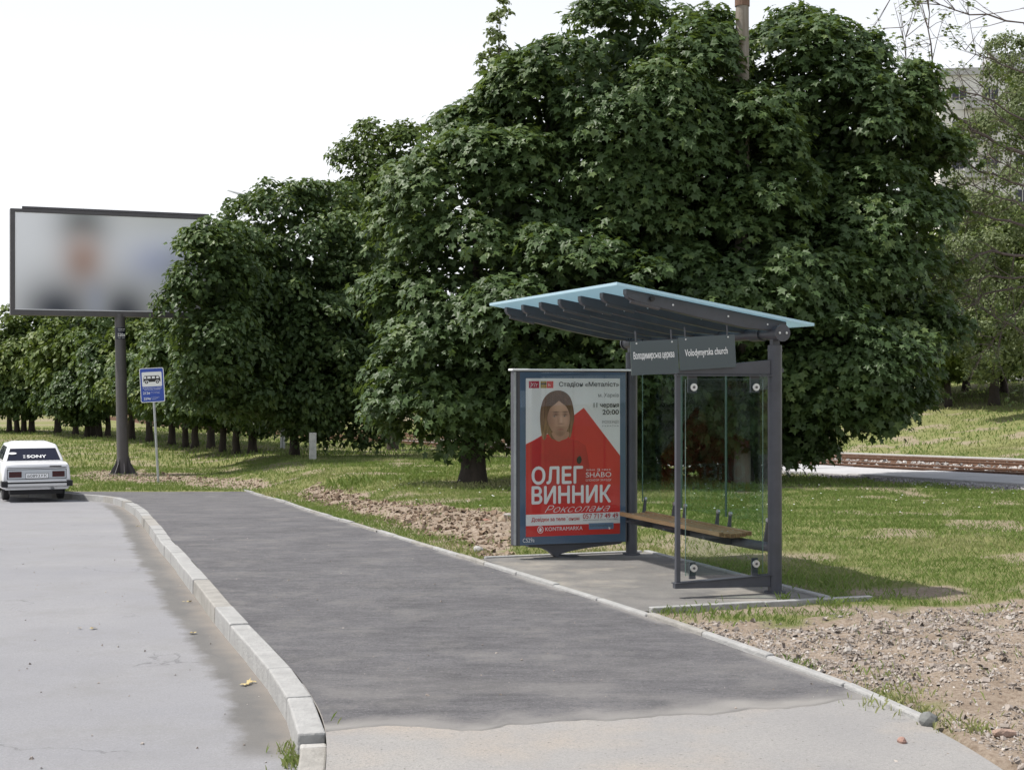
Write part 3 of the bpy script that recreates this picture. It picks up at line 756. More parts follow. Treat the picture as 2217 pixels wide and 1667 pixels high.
pt('РУССКОЕ РАДІО', 793, 503, 930, 530, m_greyp, 0)
pt('У К Р А Ї Н А', 793, 537, 930, 552, m_greyp, 0)
pt('ОЛЕГ', 230, 862, 634, 997, m_white, .045)
pt('ВИННИК', 230, 1016, 862, 1150, m_white, .045)
pt('SHABO', 660, 912, 868, 952, m_white, .0)
pt('З', 752, 884, 776, 904, m_white, .02)
pt('ВИНА', 665, 887, 735, 899, m_white, 0); pt('1822', 792, 887, 862, 899, m_white, 0)
pt('СПОНСОР ЗАХОДУ', 660, 966, 868, 986, m_white, 0)
pt('Роксолана', 330, 1166, 858, 1222, m_white, -.014, 10, .5)
pt('Довідки за телефоном', 226, 1258, 608, 1297, m_red2, .015)
pt('057 717 49 49', 637, 1241, 925, 1279, m_red2, .012)
pt('Квитки в касах міста та на сайті', 640, 1284, 920, 1294, m_greyp, 0)
pt('KONTRAMARKA', 335, 1336, 634, 1366, m_white, .012)
MB().flat(ellipse(U(296), Vv(1354), .036, .040), YP-.0045).build('logo_print', m_white, po)
MB().flat(ellipse(U(296), Vv(1354), .028, .032), YP-.005).build('logo_print', m_red, po)
pf([(286, 1368), (286, 1350), (293, 1336), (306, 1346), (304, 1368)], m_white, 'logo_print', 11)
pf([(686, 1316), (888, 1316), (888, 1366), (686, 1366)], mat('pale_blue_print', (.16, .27, .42), .5), 'web_bar_print', 1)
pt('kontramarka.ua', 696, 1325, 878, 1345, m_greyp, 0)
pf([(846, 1350), (862, 1355), (860, 1370), (848, 1368)], m_white, 'cursor_print', 2)
text('C529a', (bx0+.02, bz0+.015, bx0+.155, bz0+.06), -.1195, m_white, lb, bold=.01)
MB().box(bx0-.012, bx1+.012, -.133, -.129, bz0-.012, bz1+.012).build('front_glass', m_glass2, lb)
# curved foot
prof = []
for k in range(13):
    t = k/12; prof.append((lx0+.20+.36*(1-math.cos(t*math.pi/2)), lz0-.0-.145*math.sin(t*math.pi/2)))
prof = [(lx0+.20, lz0+.004)]+[(lx0+.20+.32*t**.7, lz0-.025-.12*t**1.8) for t in np.linspace(0, 1, 10)]+[(lx0+.82-.36*(1-t)**.0*0+(1-t)*.0, lz0-.145) for t in [0]]+[(lx0+.82-.32*(1-t**.7)+.52*t**2.0*.9-.0, lz0-.145+.12*t**.6) for t in np.linspace(0.05, 1, 10)]+[(lx1-.02, lz0+.004)]
MB().prism(prof, 'y', -.06, .06).build('foot', m_steel, lb)
MB().tube([(lx0+.66, 0, -.003), (lx0+.66, 0, .012)], .13, 16).build('base_plate', m_steel, lb)
for zz in (.22, 1.9): MB().box(lx1-.005, -.05, -.03, .03, zz-.04, zz+.04).build('mounting_bracket', m_steel, lb)

# ---------------------------------------------------------------- billboard
def at(px, py, Y): return ((px-CX)*Y/FPX, Y, CAMH-(py-CY)*Y/FPX)
bbx, bby = (261-CX)*47.4/FPX, 47.4
bz = float(T(bbx, bby, False)); BB = math.radians(22)
bb = empty('billboard', (bbx, bby, bz), BB, 'large billboard with a blurred portrait on a thick grey post by the road', 'billboard')
bx0_, bx1_, b0, b1 = -3.36, 2.86, 4.09-bz, 7.41-bz
def lean(zv): return -.10*zv/4.9
MB().tube([(lean(0)+.08, 0, 0), (lean(b0)+.08, 0, b0+.1)], [.19, .165], 20).build('post', m_steel2, bb, smooth=True)
for k in range(8):
    a = k*math.pi/4
    ca, sa = math.cos(a), math.sin(a)
    q = [(.15, 0), (.42, 0), (.40, .06), (.24, .35), (.17, .62), (.15, .62)]
    v = [(ca*r+s_*-sa*.012+.08, sa*r+s_*ca*.012, zz) for s_ in (-1, 1) for r, zz in q]; n = 6
    MB().add(v, [tuple(range(n)), tuple(reversed(range(n, 2*n)))]+[(i, i+n, (i+1) % n+n, (i+1) % n) for i in range(n)]).build('base_fin', m_steel2, bb)
MB().tube([(.08, 0, -.02), (.08, 0, .025)], .46, 24).build('base_plate', m_steel2, bb)
MB().box(bx0_, bx1_, -.14, .30, b0, b0+.17).box(bx0_, bx1_, -.14, .30, b1-.10, b1).box(bx0_, bx0_+.13, -.14, .30, b0+.17, b1-.10).box(bx1_-.13, bx1_, -.14, .30, b0+.17, b1-.10).build('frame', m_steel2, bb)
MB().box(bx0_+.13, bx1_-.13, -.10, .28, b0+.17, b1-.1).build('back_panel', m_steel2, bb)
m_bbp, g = newmat('blurred_picture', .5, .4)
gen = g.n('ShaderNodeTexCoord').outputs['Generated']; sp = g.n('ShaderNodeSeparateXYZ'); g.L(gen, sp.inputs[0])
def blob(cx, cz, sx, sz, amp=1.0):
    a = g.math('MULTIPLY', g.math('SUBTRACT', sp.outputs[0], cx), 1/sx); b = g.math('MULTIPLY', g.math('SUBTRACT', sp.outputs[2], cz), 1/sz)
    e = g.math('POWER', 2.718, g.math('MULTIPLY', g.math('ADD', g.math('MULTIPLY', a, a), g.math('MULTIPLY', b, b)), -1.0))
    return g.math('MULTIPLY', e, amp)
c = (.92, .93, .97)
c = g.mix(blob(.80, 1.02, .42, .25, .8), c, (.68, .68, .65))
c = g.mix(blob(.74, .52, .17, .24, .75), c, (.56, .60, .84))
c = g.mix(blob(.93, .15, .25, .35, .35), c, (.50, .51, .50))
c = g.mix(blob(.345, .92, .14, .26, 1.0), c, (.25, .28, .29))
c = g.mix(blob(.345, .52, .115, .30, 1.0), c, (.55, .39, .34))
c = g.mix(blob(.21, -.02, .20, .36, 1.0), c, (.055, .062, .085))
c = g.mix(blob(.56, -.05, .15, .36, 1.0), c, (.06, .067, .09))
c = g.mix(blob(.41, .10, .06, .2, .7), c, (.42, .45, .55))
g.color(c)
MB().box(bx0_+.14, bx1_-.14, -.118, -.102, b0+.18, b1-.11).build('picture_panel', m_bbp, bb)
MB().box(bx0_+.13, bx1_-.13, -.125, -.119, b0+.172, b0+.195).build('picture_trim', m_white, bb)
MB().box(bx0_+.36, bx1_-.03, .02, .16, b1+.03, b1+.10).build('top_rail', m_steel2, bb)
for xx in (-2.6, -.8, 1.2, 2.4): MB().box(xx-.03, xx+.03, .05, .13, b1-.002, b1+.032).build('rail_bracket', m_steel2, bb)
pb = MB()
a0, a1 = -math.pi/2-1.25, -math.pi/2+1.25; nseg = 12
z0_, z1_ = 1.91+(833.5-735)*47.4/3200-bz, 1.91+(833.5-710)*47.4/3200-bz
vv = [(lean(zz)+.08+.176*math.cos(a0+(a1-a0)*k/nseg), .176*math.sin(a0+(a1-a0)*k/nseg), zz) for zz in (z0_, z1_) for k in range(nseg+1)]
ws = pb.add(vv, [(k, k+1, k+nseg+2, k+nseg+1) for k in range(nseg)]).build('number_plate', mat('navy_plate', (.012, .014, .03), .4), bb)
text('520а', (-.11, z0_+.09, .11, z0_+.19), -.185, m_white, ws, bold=.02)
text('рекламна площа', (-.10, z1_-.06, .11, z1_-.03), -.185, m_white, ws); text('вільна', (-.09, z1_-.10, .09, z1_-.075), -.185, m_white, ws)
text('тел. 000', (-.10, z0_+.03, .10, z0_+.055), -.185, m_white, ws)

# ---------------------------------------------------------------- bus stop sign
sgx, sgy = (343-CX)*41.8/FPX, 41.8
sgz = float(T(sgx, sgy, False)); kz = 41.8/FPX
ss = empty('bus_stop_sign', (sgx, sgy, sgz-.05), .10, 'blue and white bus stop sign on a thin galvanised pole', 'road sign')
ss.rotation_euler = (0, -.052, .12)
MB().tube([(0, 0, -.1), (0, 0, 3.28)], .034, 12).build('pole', m_galv, ss, smooth=True)
cxs = -.02; hw, hh = .335, .485; zc = 2.82
def rr(w, h, r, n=5):
    P = []
    for (sx, sz, a) in ((1, 1, 0), (-1, 1, 90), (-1, -1, 180), (1, -1, 270)):
        for k in range(n+1):
            t = math.radians(a+90*k/n); P.append((sx*(w-r)+r*math.cos(t), sz*(h-r)+r*math.sin(t)))
    return P
pl = MB().prism([(cxs+a, zc+b) for a, b in rr(hw, hh, .05)], 'y', -.06, -.045).build('sign_plate', m_white, ss)
MB().flat([(cxs+a, zc+b) for a, b in rr(hw-.018, hh-.018, .04)], -.0605).build('blue_field', m_signblue, pl)
MB().flat([(cxs+a, zc+.165+b) for a, b in rr(.275, .205, .03)], -.061).build('white_field', m_white, pl)
def sgf(pts, m, k=1): return MB().flat([(cxs+a, zc+b) for a, b in pts], -.061-.0006*k).build('bus_pictogram', m, pl)
sgf([(-.235, .09), (-.235, .17), (-.215, .25), (-.195, .265), (.185, .265), (.205, .25), (.235, .17), (.235, .09)], m_black, 1)
for a, b in ((-.215, -.15), (-.125, -.03), (0, .09), (.12, .195)):
    sgf([(a, .185), (a+.005, .245), (b-.005, .245), (b, .185)], m_white, 2)
for xx in (-.15, .15):
    sgf(ellipse(xx, .09, .062, .052, 16), m_white, 2); sgf(ellipse(xx, .085, .048, .042, 16), m_black, 3); sgf(ellipse(xx, .085, .02, .018, 12), m_white, 4)
def sgt(t, x0, z0, x1, z1, b=0.01): text(t, (cxs+x0, zc+z0, cxs+x1, zc+z1), -.0615, m_white, pl, bold=b)
sgt('Володимирська церква', -.26, -.10, .26, -.065); sgt('Автобусна зупинка', -.22, -.145, .22, -.11)
sgt('212е', -.26, -.255, -.07, -.185, .03); sgt('вул. Роганська', -.05, -.205, .2, -.185, 0); sgt('ст. м. Холодна', -.03, -.24, .2, -.22, 0)
sgt('259е', -.25, -.415, -.06, -.345, .03); sgt('вул. Роганська', -.04, -.36, .18, -.34, 0); sgt('пр. Московський', -.04, -.385, .15, -.37, 0); sgt('ринок', -.02, -.412, .1, -.395, 0)
for zz in (zc-.25, zc+.25): MB().box(-.05, .05, -.045, .04, zz-.015, zz+.015).build('clamp', m_galv, ss)

# ---------------------------------------------------------------- white concrete stub post
wx, wy = Gt(677, 996)
wp = empty('concrete_post', (wx, wy, float(T(wx, wy))-.05), .2, 'short whitewashed concrete post in the grass beside the middle maple trunk', 'post')
MB().box(-.115, .115, -.115, .115, 0, .98).build('shaft', mat('whitewash', (.58, .58, .54), .9, var=.25, scale=6, bump=.4), wp, bevel=.015)
MB().box(-.17, .17, -.17, .17, 0, .07).build('plinth', m_conc, wp, bevel=.01)

# ---------------------------------------------------------------- car
CYc = 33.8; CXc = (80-CX)*CYc/FPX
car = empty('parked_car', (CXc, CYc, float(zs(CYc))-.13), math.radians(23.5), 'white boxy old saloon car seen from behind at the left edge', 'car')
car.scale = (.93, .93, .93)
m_car = mat('white_car_paint', (.74, .75, .77), .25, var=.02, scale=3)
m_car.node_tree.nodes['Principled BSDF'].inputs['Coat Weight'].default_value = .4
st = [(0.0, .775, .34, .885), (.03, .80, .32, .925), (.12, .81, .30, .945), (.75, .815, .28, .965), (1.6, .815, .26, .95), (3.0, .815, .26, .945), (3.8, .80, .28, .90), (4.05, .78, .32, .85), (4.1, .74, .4, .8)]
secs = []
for (yy, w, zb, zt) in st:
    half = [(w-.10, zb), (w-.03, zb+.04), (w, zb+.14), (w, .60), (w-.008, .66), (w-.035, zt-.06), (w-.07, zt-.012), (w-.14, zt), (w*.5, zt+.012)]
    ring = half+[(-a, b) for a, b in reversed(half)]
    secs.append([(a, yy, b) for a, b in ring])
nr = len(secs[0]); V_ = [p for s_ in secs for p in s_]
F_ = [(i*nr+k, i*nr+(k+1) % nr, (i+1)*nr+(k+1) % nr, (i+1)*nr+k) for i in range(len(secs)-1) for k in range(nr)]
F_ += [tuple(reversed(range(nr))), tuple((len(secs)-1)*nr+k for k in range(nr))]
body = MB().add(V_, F_).build('body', m_car, car, bevel=.0, smooth=True)
gb = [(-.735, .70, .955), (.735, .70, .955), (.735, 3.08, .945), (-.735, 3.08, .945)]
gt = [(-.575, 1.10, 1.385), (.575, 1.10, 1.385), (.575, 2.52, 1.395), (-.575, 2.52, 1.395)]
cabin = MB().hexa(gb, gt).build('cabin', m_car, car, bevel=.06, smooth=True, seg=4)
MB().hexa([(-.52, 1.16, 1.38), (.52, 1.16, 1.38), (.52, 2.46, 1.385), (-.52, 2.46, 1.385)], [(-.40, 1.3, 1.435), (.40, 1.3, 1.435), (.40, 2.3, 1.435), (-.40, 2.3, 1.435)]).build('roof_panel', m_car, car, bevel=.02, smooth=True)
def quad_on(A, B, C, D, u0, u1, v0, v1, off):
    A, B, C, D = map(Vector, (A, B, C, D))
    def P(u, v): return (A*(1-u)+B*u)*(1-v)+(D*(1-u)+C*u)*v
    q = [P(u0, v0), P(u1, v0), P(u1, v1), P(u0, v1)]
    nrm = (q[1]-q[0]).cross(q[3]-q[0]).normalized()
    return [tuple(p+nrm*off) for p in q], nrm
def glasspart(nm, A, B, C, D, u0, u1, v0, v1):
    q, nn_ = quad_on(A, B, C, D, u0, u1, v0, v1, .004); b = [tuple(Vector(p)-nn_*.006) for p in q]
    return MB().hexa(b, q).build(nm, m_carglass, car)
qs, _ = quad_on(gb[0], gb[1], gt[1], gt[0], .055, .945, .08, .76, .002)
seal = MB().add(qs, [(0, 1, 2, 3)]).build('window_seal', m_rub, car)
rw = glasspart('rear_window', gb[0], gb[1], gt[1], gt[0], .07, .93, .10, .74)
for (A, B, C, D) in ((gb[1], gb[2], gt[2], gt[1]), (gb[3], gb[0], gt[0], gt[3])):
    for (u0, u1) in ((.13, .30), (.33, .60), (.63, .90)): glasspart('side_window', A, B, C, D, u0, u1, .12, .85)
glasspart('windscreen', gb[2], gb[3], gt[3], gt[2], .06, .94, .1, .88)
tilt = math.atan2(.40, .43)
tx = text('SONY', (-.16, -.045, .30, .045), 0, m_white, car, name='window_lettering', bold=.06)
tx.location = (0, .70+.40*.28-.013, .955+.43*.28+.012); tx.rotation_euler = (-tilt, 0, 0)
tx2 = text('≡', (-.25, -.045, -.20, .045), 0, m_white, car, name='window_lettering'); tx2.location = tx.location; tx2.rotation_euler = tx.rotation_euler
stk = MB().flat(ellipse(-.50, .11, .10, .035, 16), 0).build('window_sticker', m_white, car); stk.location = tx.location; stk.rotation_euler = tx.rotation_euler
# rear panel
MB().box(-.70, .70, -.012, .01, .565, .815).build('panel_seal', m_rub, car, bevel=.004)
rpn = MB().box(-.685, .685, -.018, .0, .58, .80).build('rear_panel', mat('silver_panel', (.50, .53, .56), .35, .2), car)
m_tail = mat('tail_light_lens', (.05, .006, .008), .15)
for s_ in (-1, 1):
    xa, xb = sorted((s_*.36, s_*.655))
    tl = MB().box(xa, xb, -.035, -.017, .615, .755).build('tail_light', m_tail, car, bevel=.008)
    MB().box(xa+.01, xb-.01, -.039, -.0355, .68, .688).build('lens_rib', m_rub, tl)
npt = MB().box(-.26, .26, -.030, -.019, .59, .705).build('number_plate', m_white, car)
MB().box(-.268, .268, -.028, -.0185, .582, .713).build('plate_frame', m_rub, npt)
text('в0893ХК', (-.225, .612, .235, .688), -.0315, m_black, npt, bold=.0)
MB().box(-.70, .70, -.012, .02, .84, .852).build('boot_gap', m_rub, car)
MB().box(.30, .58, -.016, .0, .865, .89).build('boot_badge', m_steel2, car)
bp = MB().box(-.78, .78, -.14, .02, .395, .52).build('rear_bumper', mat('bumper_alloy', (.62, .63, .64), .35, .5), car, bevel=.02)
MB().box(-.70, .70, -.147, -.139, .465, .508).build('rubber_strip', m_rub, bp)
for s_ in (-1, 1):
    xa, xb = sorted((s_*.69, s_*.835)); MB().box(xa, xb, -.155, .25, .385, .53).build('bumper_corner', m_rub, bp, bevel=.015)
MB().box(-.74, .74, .0, .06, .31, .40).build('rear_valance', m_car, car)
MB().box(-.62, .62, .1, 3.6, .19, .33).build('underbody', m_rub, car)
MB().tube([(-.68, .95, .30), (.68, .95, .30)], .045, 10).build('axle', m_rub, car)
MB().tube([(-.02, .95, .28), (.02, .75, .28), (.02, 1.1, .28)], .12, 10).build('differential', m_rub, car)
MB().tube([(.36, .5, .30), (.36, .02, .325), (.36, -.10, .335)], .036, 12, cap=False).build('exhaust', m_galv, car, smooth=True)
for (xx, yy) in ((-.66, .92), (.66, .92), (-.68, 3.34), (.68, 3.34)):
    w = empty('wheel', (xx, yy, .29)); w.parent = car
    pr_ = [(-.085, .17), (-.085, .25), (-.065, .285), (.065, .285), (.085, .25), (.085, .17)]
    n = 28; vv = [(a, r_*math.cos(2*math.pi*k/n), r_*math.sin(2*math.pi*k/n)) for k in range(n) for a, r_ in pr_]
    m6 = len(pr_); ff = [(k*m6+j, k*m6+(j+1) % m6, ((k+1) % n)*m6+(j+1) % m6, ((k+1) % n)*m6+j) for k in range(n) for j in range(m6)]
    MB().add(vv, ff).build('tyre', m_rub, w, smooth=True)
    MB().tube([(-.06, 0, 0), (.06, 0, 0)], .172, 20).build('rim', m_galv, w)

# ---------------------------------------------------------------- tram track, concrete path
def TP(s, nd): p = TR0+TT*s+TN*nd; return float(p[0]), float(p[1])
def tz(s, nd): p = TP(s, nd); return float(T(p[0], p[1], False))
tram = empty('tram_track', (0, 0, 0), kind='structure')
for nd in (0, 1.52, 4.7, 6.22):
    mb = MB(); ss_ = np.arange(-26, 130, 2.0)
    prof = [(-.06, -.05), (.06, -.05), (.02, .0), (.02, .10), (.036, .11), (.036, .15), (-.036, .15), (-.036, .11), (-.02, .10), (-.02, 0)]
    V_ = []
    for s in ss_:
        z = tz(s, nd)+.03
        for a, b in prof:
            p = TP(s, nd+a); V_.append((p[0], p[1], z+b))
    n = len(prof); F_ = [(i*n+k, i*n+(k+1) % n, (i+1)*n+(k+1) % n, (i+1)*n+k) for i in range(len(ss_)-1) for k in range(n)]
    mb.add(V_, F_).build('rail', m_rust, tram)
m_sleep = mat('dark_sleeper', (.10, .075, .055), .9, var=.3, scale=5)
for s in np.arange(-12, 46, .75):
    for nd0 in (-.45, 4.25):
        a, b = TP(s-.11, nd0), TP(s+.11, nd0); c, d = TP(s+.11, nd0+2.4), TP(s-.11, nd0+2.4); z = tz(s, nd0+1.2)
        MB().hexa([(*a, z-.1), (*b, z-.1), (*c, z-.1), (*d, z-.1)], [(*a, z+.035), (*b, z+.035), (*c, z+.035), (*d, z+.035)]).build('sleeper', m_sleep, tram)
path = empty('concrete_path', (0, 0, 0), kind='structure')
m_pathc = mat('path_concrete', (.42, .42, .43), .85, var=.12, scale=1.5, bump=.2, bscale=30)
s = -24.0
while s < 17:
    L = 3.0; j = random.uniform(-.015, .015)
    a, b, c, d = TP(s+.02, -2.85), TP(s+L-.02, -2.85), TP(s+L-.02, -.12), TP(s+.02, -.12)
    za, zb = tz(s, -1.5)+.10+j, tz(s+L, -1.5)+.10+j
    MB().hexa([(*a, za-.2), (*b, zb-.2), (*c, zb-.2), (*d, za-.2)], [(*a, za), (*b, zb), (*c, zb), (*d, za)]).build('path_slab', m_pathc, path, bevel=.02)
    s += L
curb = empty('track_kerb', (0, 0, 0), kind='structure'); s = -24.0
while s < 24:
    a, b, c, d = TP(s+.01, 7.35), TP(s+1.99, 7.35), TP(s+1.99, 7.95), TP(s+.01, 7.95); z0_, z1_ = tz(s, 7.6)+.16, tz(s+2, 7.6)+.16
    MB().hexa([(*a, z0_-.35), (*b, z1_-.35), (*c, z1_-.35), (*d, z0_-.35)], [(*a, z0_), (*b, z1_), (*c, z1_), (*d, z0_)]).build('kerb_stone', m_conc, curb)
    s += 2

# ---------------------------------------------------------------- loose stone
def rocks(name, X, Y, Z, size, m, flat=.6, seed=1, label=None, cat=None):
    r = np.random.default_rng(seed); n = len(X)
    base = np.array([(-1, -1, -1), (1, -1, -1), (1, 1, -1), (-1, 1, -1), (-1, -1, 1), (1, -1, 1), (1, 1, 1), (-1, 1, 1)], float)*.5
    B = base[None]*(1+r.uniform(-.45, .35, (n, 8, 3)))
    B[:, 4:, :2] *= r.uniform(.4, .95, (n, 1, 1))
    B = B*size[:, None, None]*np.stack([np.ones(n), r.uniform(.55, 1, n), flat*r.uniform(.5, 1.2, n)], 1)[:, None]
    q = r.normal(size=(n, 4)); q[:, 1:3] *= .35; q /= np.linalg.norm(q, axis=1)[:, None]
    w, x, y, z = q.T
    R = np.stack([1-2*(y*y+z*z), 2*(x*y-z*w), 2*(x*z+y*w), 2*(x*y+z*w), 1-2*(x*x+z*z), 2*(y*z-x*w), 2*(x*z-y*w), 2*(y*z+x*w), 1-2*(x*x+y*y)], 1).reshape(n, 3, 3)
    B = np.einsum('nij,nkj->nki', R, B)+np.stack([X, Y, Z+size*.12], 1)[:, None]
    q_ = np.array([(4, 5, 6, 7), (0, 1, 5, 4), (1, 2, 6, 5), (2, 3, 7, 6), (3, 0, 4, 7)])
    F = (q_[None]+8*np.arange(n)[:, None, None]).reshape(-1, 4)
    lv = np.repeat(r.random(n), 8)
    return tag(link(name, npmesh(name, B.reshape(-1, 3), F, {'lv': lv}), m), label, cat, kind='stuff')
def rockmat(name, a, b, c):
    m, g = newmat(name, .9, .25)
    v = g.attr('lv'); col = g.mix(g.rng(v, 0, .6), a, b); col = g.mix(g.rng(v, .6, 1), col, c)
    g.color(g.mix(g.noise(g.obj(), 30, 4, .6, .3, .7, 0, .4), col, tuple(x*.6 for x in a))); return m
m_rubble = rockmat('rubble_stone', (.22, .19, .165), (.37, .325, .29), (.50, .47, .435))
m_clod = rockmat('soil_clod', (.17, .12, .085), (.28, .21, .15), (.38, .31, .24))
m_ballast = rockmat('ballast', (.30, .28, .27), (.45, .43, .41), (.58, .56, .54))
def scatter(poly, n, seed):
    r = np.random.default_rng(seed); p = np.array(poly); lo, hi = p.min(0), p.max(0)
    lo = np.maximum(lo, [-40, 6.5]); hi = np.minimum(hi, [40, 80])
    x = r.uniform(lo[0], hi[0], n*4); y = r.uniform(lo[1], hi[1], n*4)
    k = inpoly(x, y, poly) & (np.abs(x) < .37*y+.6)
    return x[k][:n], y[k][:n], r
x, y, r = scatter(P_rub, 22500, 3)
k = r.random(len(x)) < np.clip((fbm(x*1.0, y*1.0, 111)-.34)*5, .12, 1); x, y = x[k], y[k]
k = x > edgeX(y)+.08; x, y = x[k], y[k]
sz = np.clip(np.exp(r.normal(math.log(.0135), .52, len(x))), .006, .06)
rocks('rubble', x, y, ground_z(x, y), sz, m_rubble, .5, 4)
x, y, r = scatter(P_dirt, 5200, 5); k = x > edgeX(y)+.25; x, y = x[k], y[k]
sz = np.clip(np.exp(r.normal(math.log(.026), .55, len(x))), .01, .16)
rocks('soil_clods', x, y, ground_z(x, y), sz, m_clod, .7, 6)
x, y, r = scatter(P_bb, 900, 8); rocks('soil_clods', x, y, ground_z(x, y), np.clip(np.exp(r.normal(math.log(.04), .4, len(x))), .02, .12), m_clod, .6, 7)
r = np.random.default_rng(9); s_ = r.uniform(-14, 45, 9500); nd_ = np.where(r.random(9500) < .5, r.uniform(.1, 1.45, 9500), np.where(r.random(9500) < .5, r.uniform(4.8, 6.15, 9500), r.uniform(1.6, 4.6, 9500)))
P_ = TR0[None]+TT[None]*s_[:, None]+TN[None]*nd_[:, None]
rocks('track_ballast', P_[:, 0], P_[:, 1], T(P_[:, 0], P_[:, 1], False)+.05, r.uniform(.06, .13, 9500), m_ballast, .8, 10)
r = np.random.default_rng(12); n = 4500; s_ = r.uniform(-12, 6, n); nd_ = -2.9-np.abs(r.normal(0, .55, n)); P_ = TR0[None]+TT[None]*s_[:, None]+TN[None]*nd_[:, None]
rocks('gravel_strip', P_[:, 0], P_[:, 1], T(P_[:, 0], P_[:, 1])+.0, r.uniform(.03, .08, n), rockmat('grey_gravel', (.24, .235, .24), (.36, .35, .36), (.48, .47, .46)), .7, 13)
# scattered crumbs on the asphalt and road
r = np.random.default_rng(15); n = 420
y = r.uniform(7.2, 20, n)**1.0; x = r.uniform(-.36, .36, n)*y; k = (x < edgeX(y)-.05); x, y = x[k], y[k]
z = np.where(x < kerbX(y)-.2, zs(y)-.13, zs(y)); k = np.abs(x-kerbX(y)+.08) > .14; x, y, z = x[k], y[k], z[k]
z = np.where((y < 8.6) & (x > kerbX(y)), -.014-.045*sstep(.8, -.9, x), z)
rocks('pavement_grit', x, y, z, np.clip(np.exp(r.normal(math.log(.009), .5, len(x))), .004, .028), m_rubble, .6, 16)
# single stones one can point at
def single(name, px, py, size, m, label, cat, seed, fl=.7, zz=None):
    r = np.random.default_rng(seed); X, Y = Gt(px, py)
    import bmesh
    bm = bmesh.new(); bmesh.ops.create_icosphere(bm, subdivisions=2, radius=.5)
    for v in bm.verts:
        d = v.co.normalized(); f = 1+.35*(float(fbm(d.x*1.5+seed, d.y*1.5+d.z, seed))-.5)*2
        v.co = Vector((d.x*size[0], d.y*size[1], d.z*size[2]))*.5*f
    me = bpy.data.meshes.new(name); bm.to_mesh(me); bm.free()
    o = link(name, me, m); z = float(ground_z(np.array([X]), np.array([Y]))[0]) if zz is None else zz
    o.location = (X, Y, z+size[2]*.3); o.rotation_euler = (r.uniform(-.2, .2), r.uniform(-.2, .2), r.uniform(0, 3))
    return tag(o, label, cat)
single('stone', 2010, 1567, (.105, .10, .085), mat('grey_stone', (.15, .155, .15), .8, var=.25, scale=18), 'rounded dark grey stone at the end of the pavement edging', 'stone', 3)
single('brick_fragment', 1953, 1604, (.085, .05, .05), mat('broken_brick', (.30, .185, .15), .9, var=.3, scale=25, bump=.5), 'small reddish brick fragment lying alone on the old pavement', 'brick', 5, zz=-.014)
single('stone', 1100, 1140, (.26, .2, .17), m_concdark, 'dark lump of broken concrete beside the left edge of the lightbox', 'stone', 8)
single('stone', 1052, 1135, (.30, .2, .16), mat('red_clay', (.26, .14, .10), .95, var=.3, scale=9, bump=.6), 'reddish brown clay lump in the dug soil left of the lightbox', 'clay lump', 9)
single('stone', 1036, 1195, (.13, .10, .09), m_conc, 'pale stone in the soil near the edging left of the lightbox foot', 'stone', 10)
single('stone', 2175, 1593, (.20, .08, .06), mat('broken_brick2', (.34, .24, .19), .9, var=.3, scale=20, bump=.5), 'long brownish stone in the rubble at the bottom right edge', 'stone', 12)

# ---------------------------------------------------------------- foliage generators
HALF = [(.0, .0), (.38, .02), (.27, .25), (.60, .54), (.20, .56), (.0, 1.0)]
ML = [(x_, y_) for x_, y_ in HALF] + [(-x_, y_) for x_, y_ in HALF[1:-1]]
ML = np.array([(x_, y_-.35, -.28*x_*x_-.16*(y_-.35)**2+.10*abs(x_)) for x_, y_ in ML])
MF = np.array([(0, 1, 2, 3, 4, 5), (0, 5, 9, 8, 7, 6)])
DL = np.array([(0, -.45, -.05), (.36, .0, .05), (0, .55, -.08), (-.36, .0, .05)]); DF = np.array([(0, 1, 2, 3)])
def norm(a): return a/(np.linalg.norm(a, axis=-1, keepdims=True)+1e-9)
def leaf_arrays(P, N, D, size, kind):
    t, f = (ML, MF) if kind == 'maple' else (DL, DF)
    y = norm(D-N*(D*N).sum(1, keepdims=True)); x = np.cross(y, N)
    V = P[:, None]+size[:, None, None]*(t[None, :, 0:1]*x[:, None]+t[None, :, 1:2]*y[:, None]+t[None, :, 2:3]*N[:, None])
    n = len(P); F = (f[None]+len(t)*np.arange(n)[:, None, None]).reshape(-1, f.shape[1])
    return V.reshape(-1, 3), F, len(t)
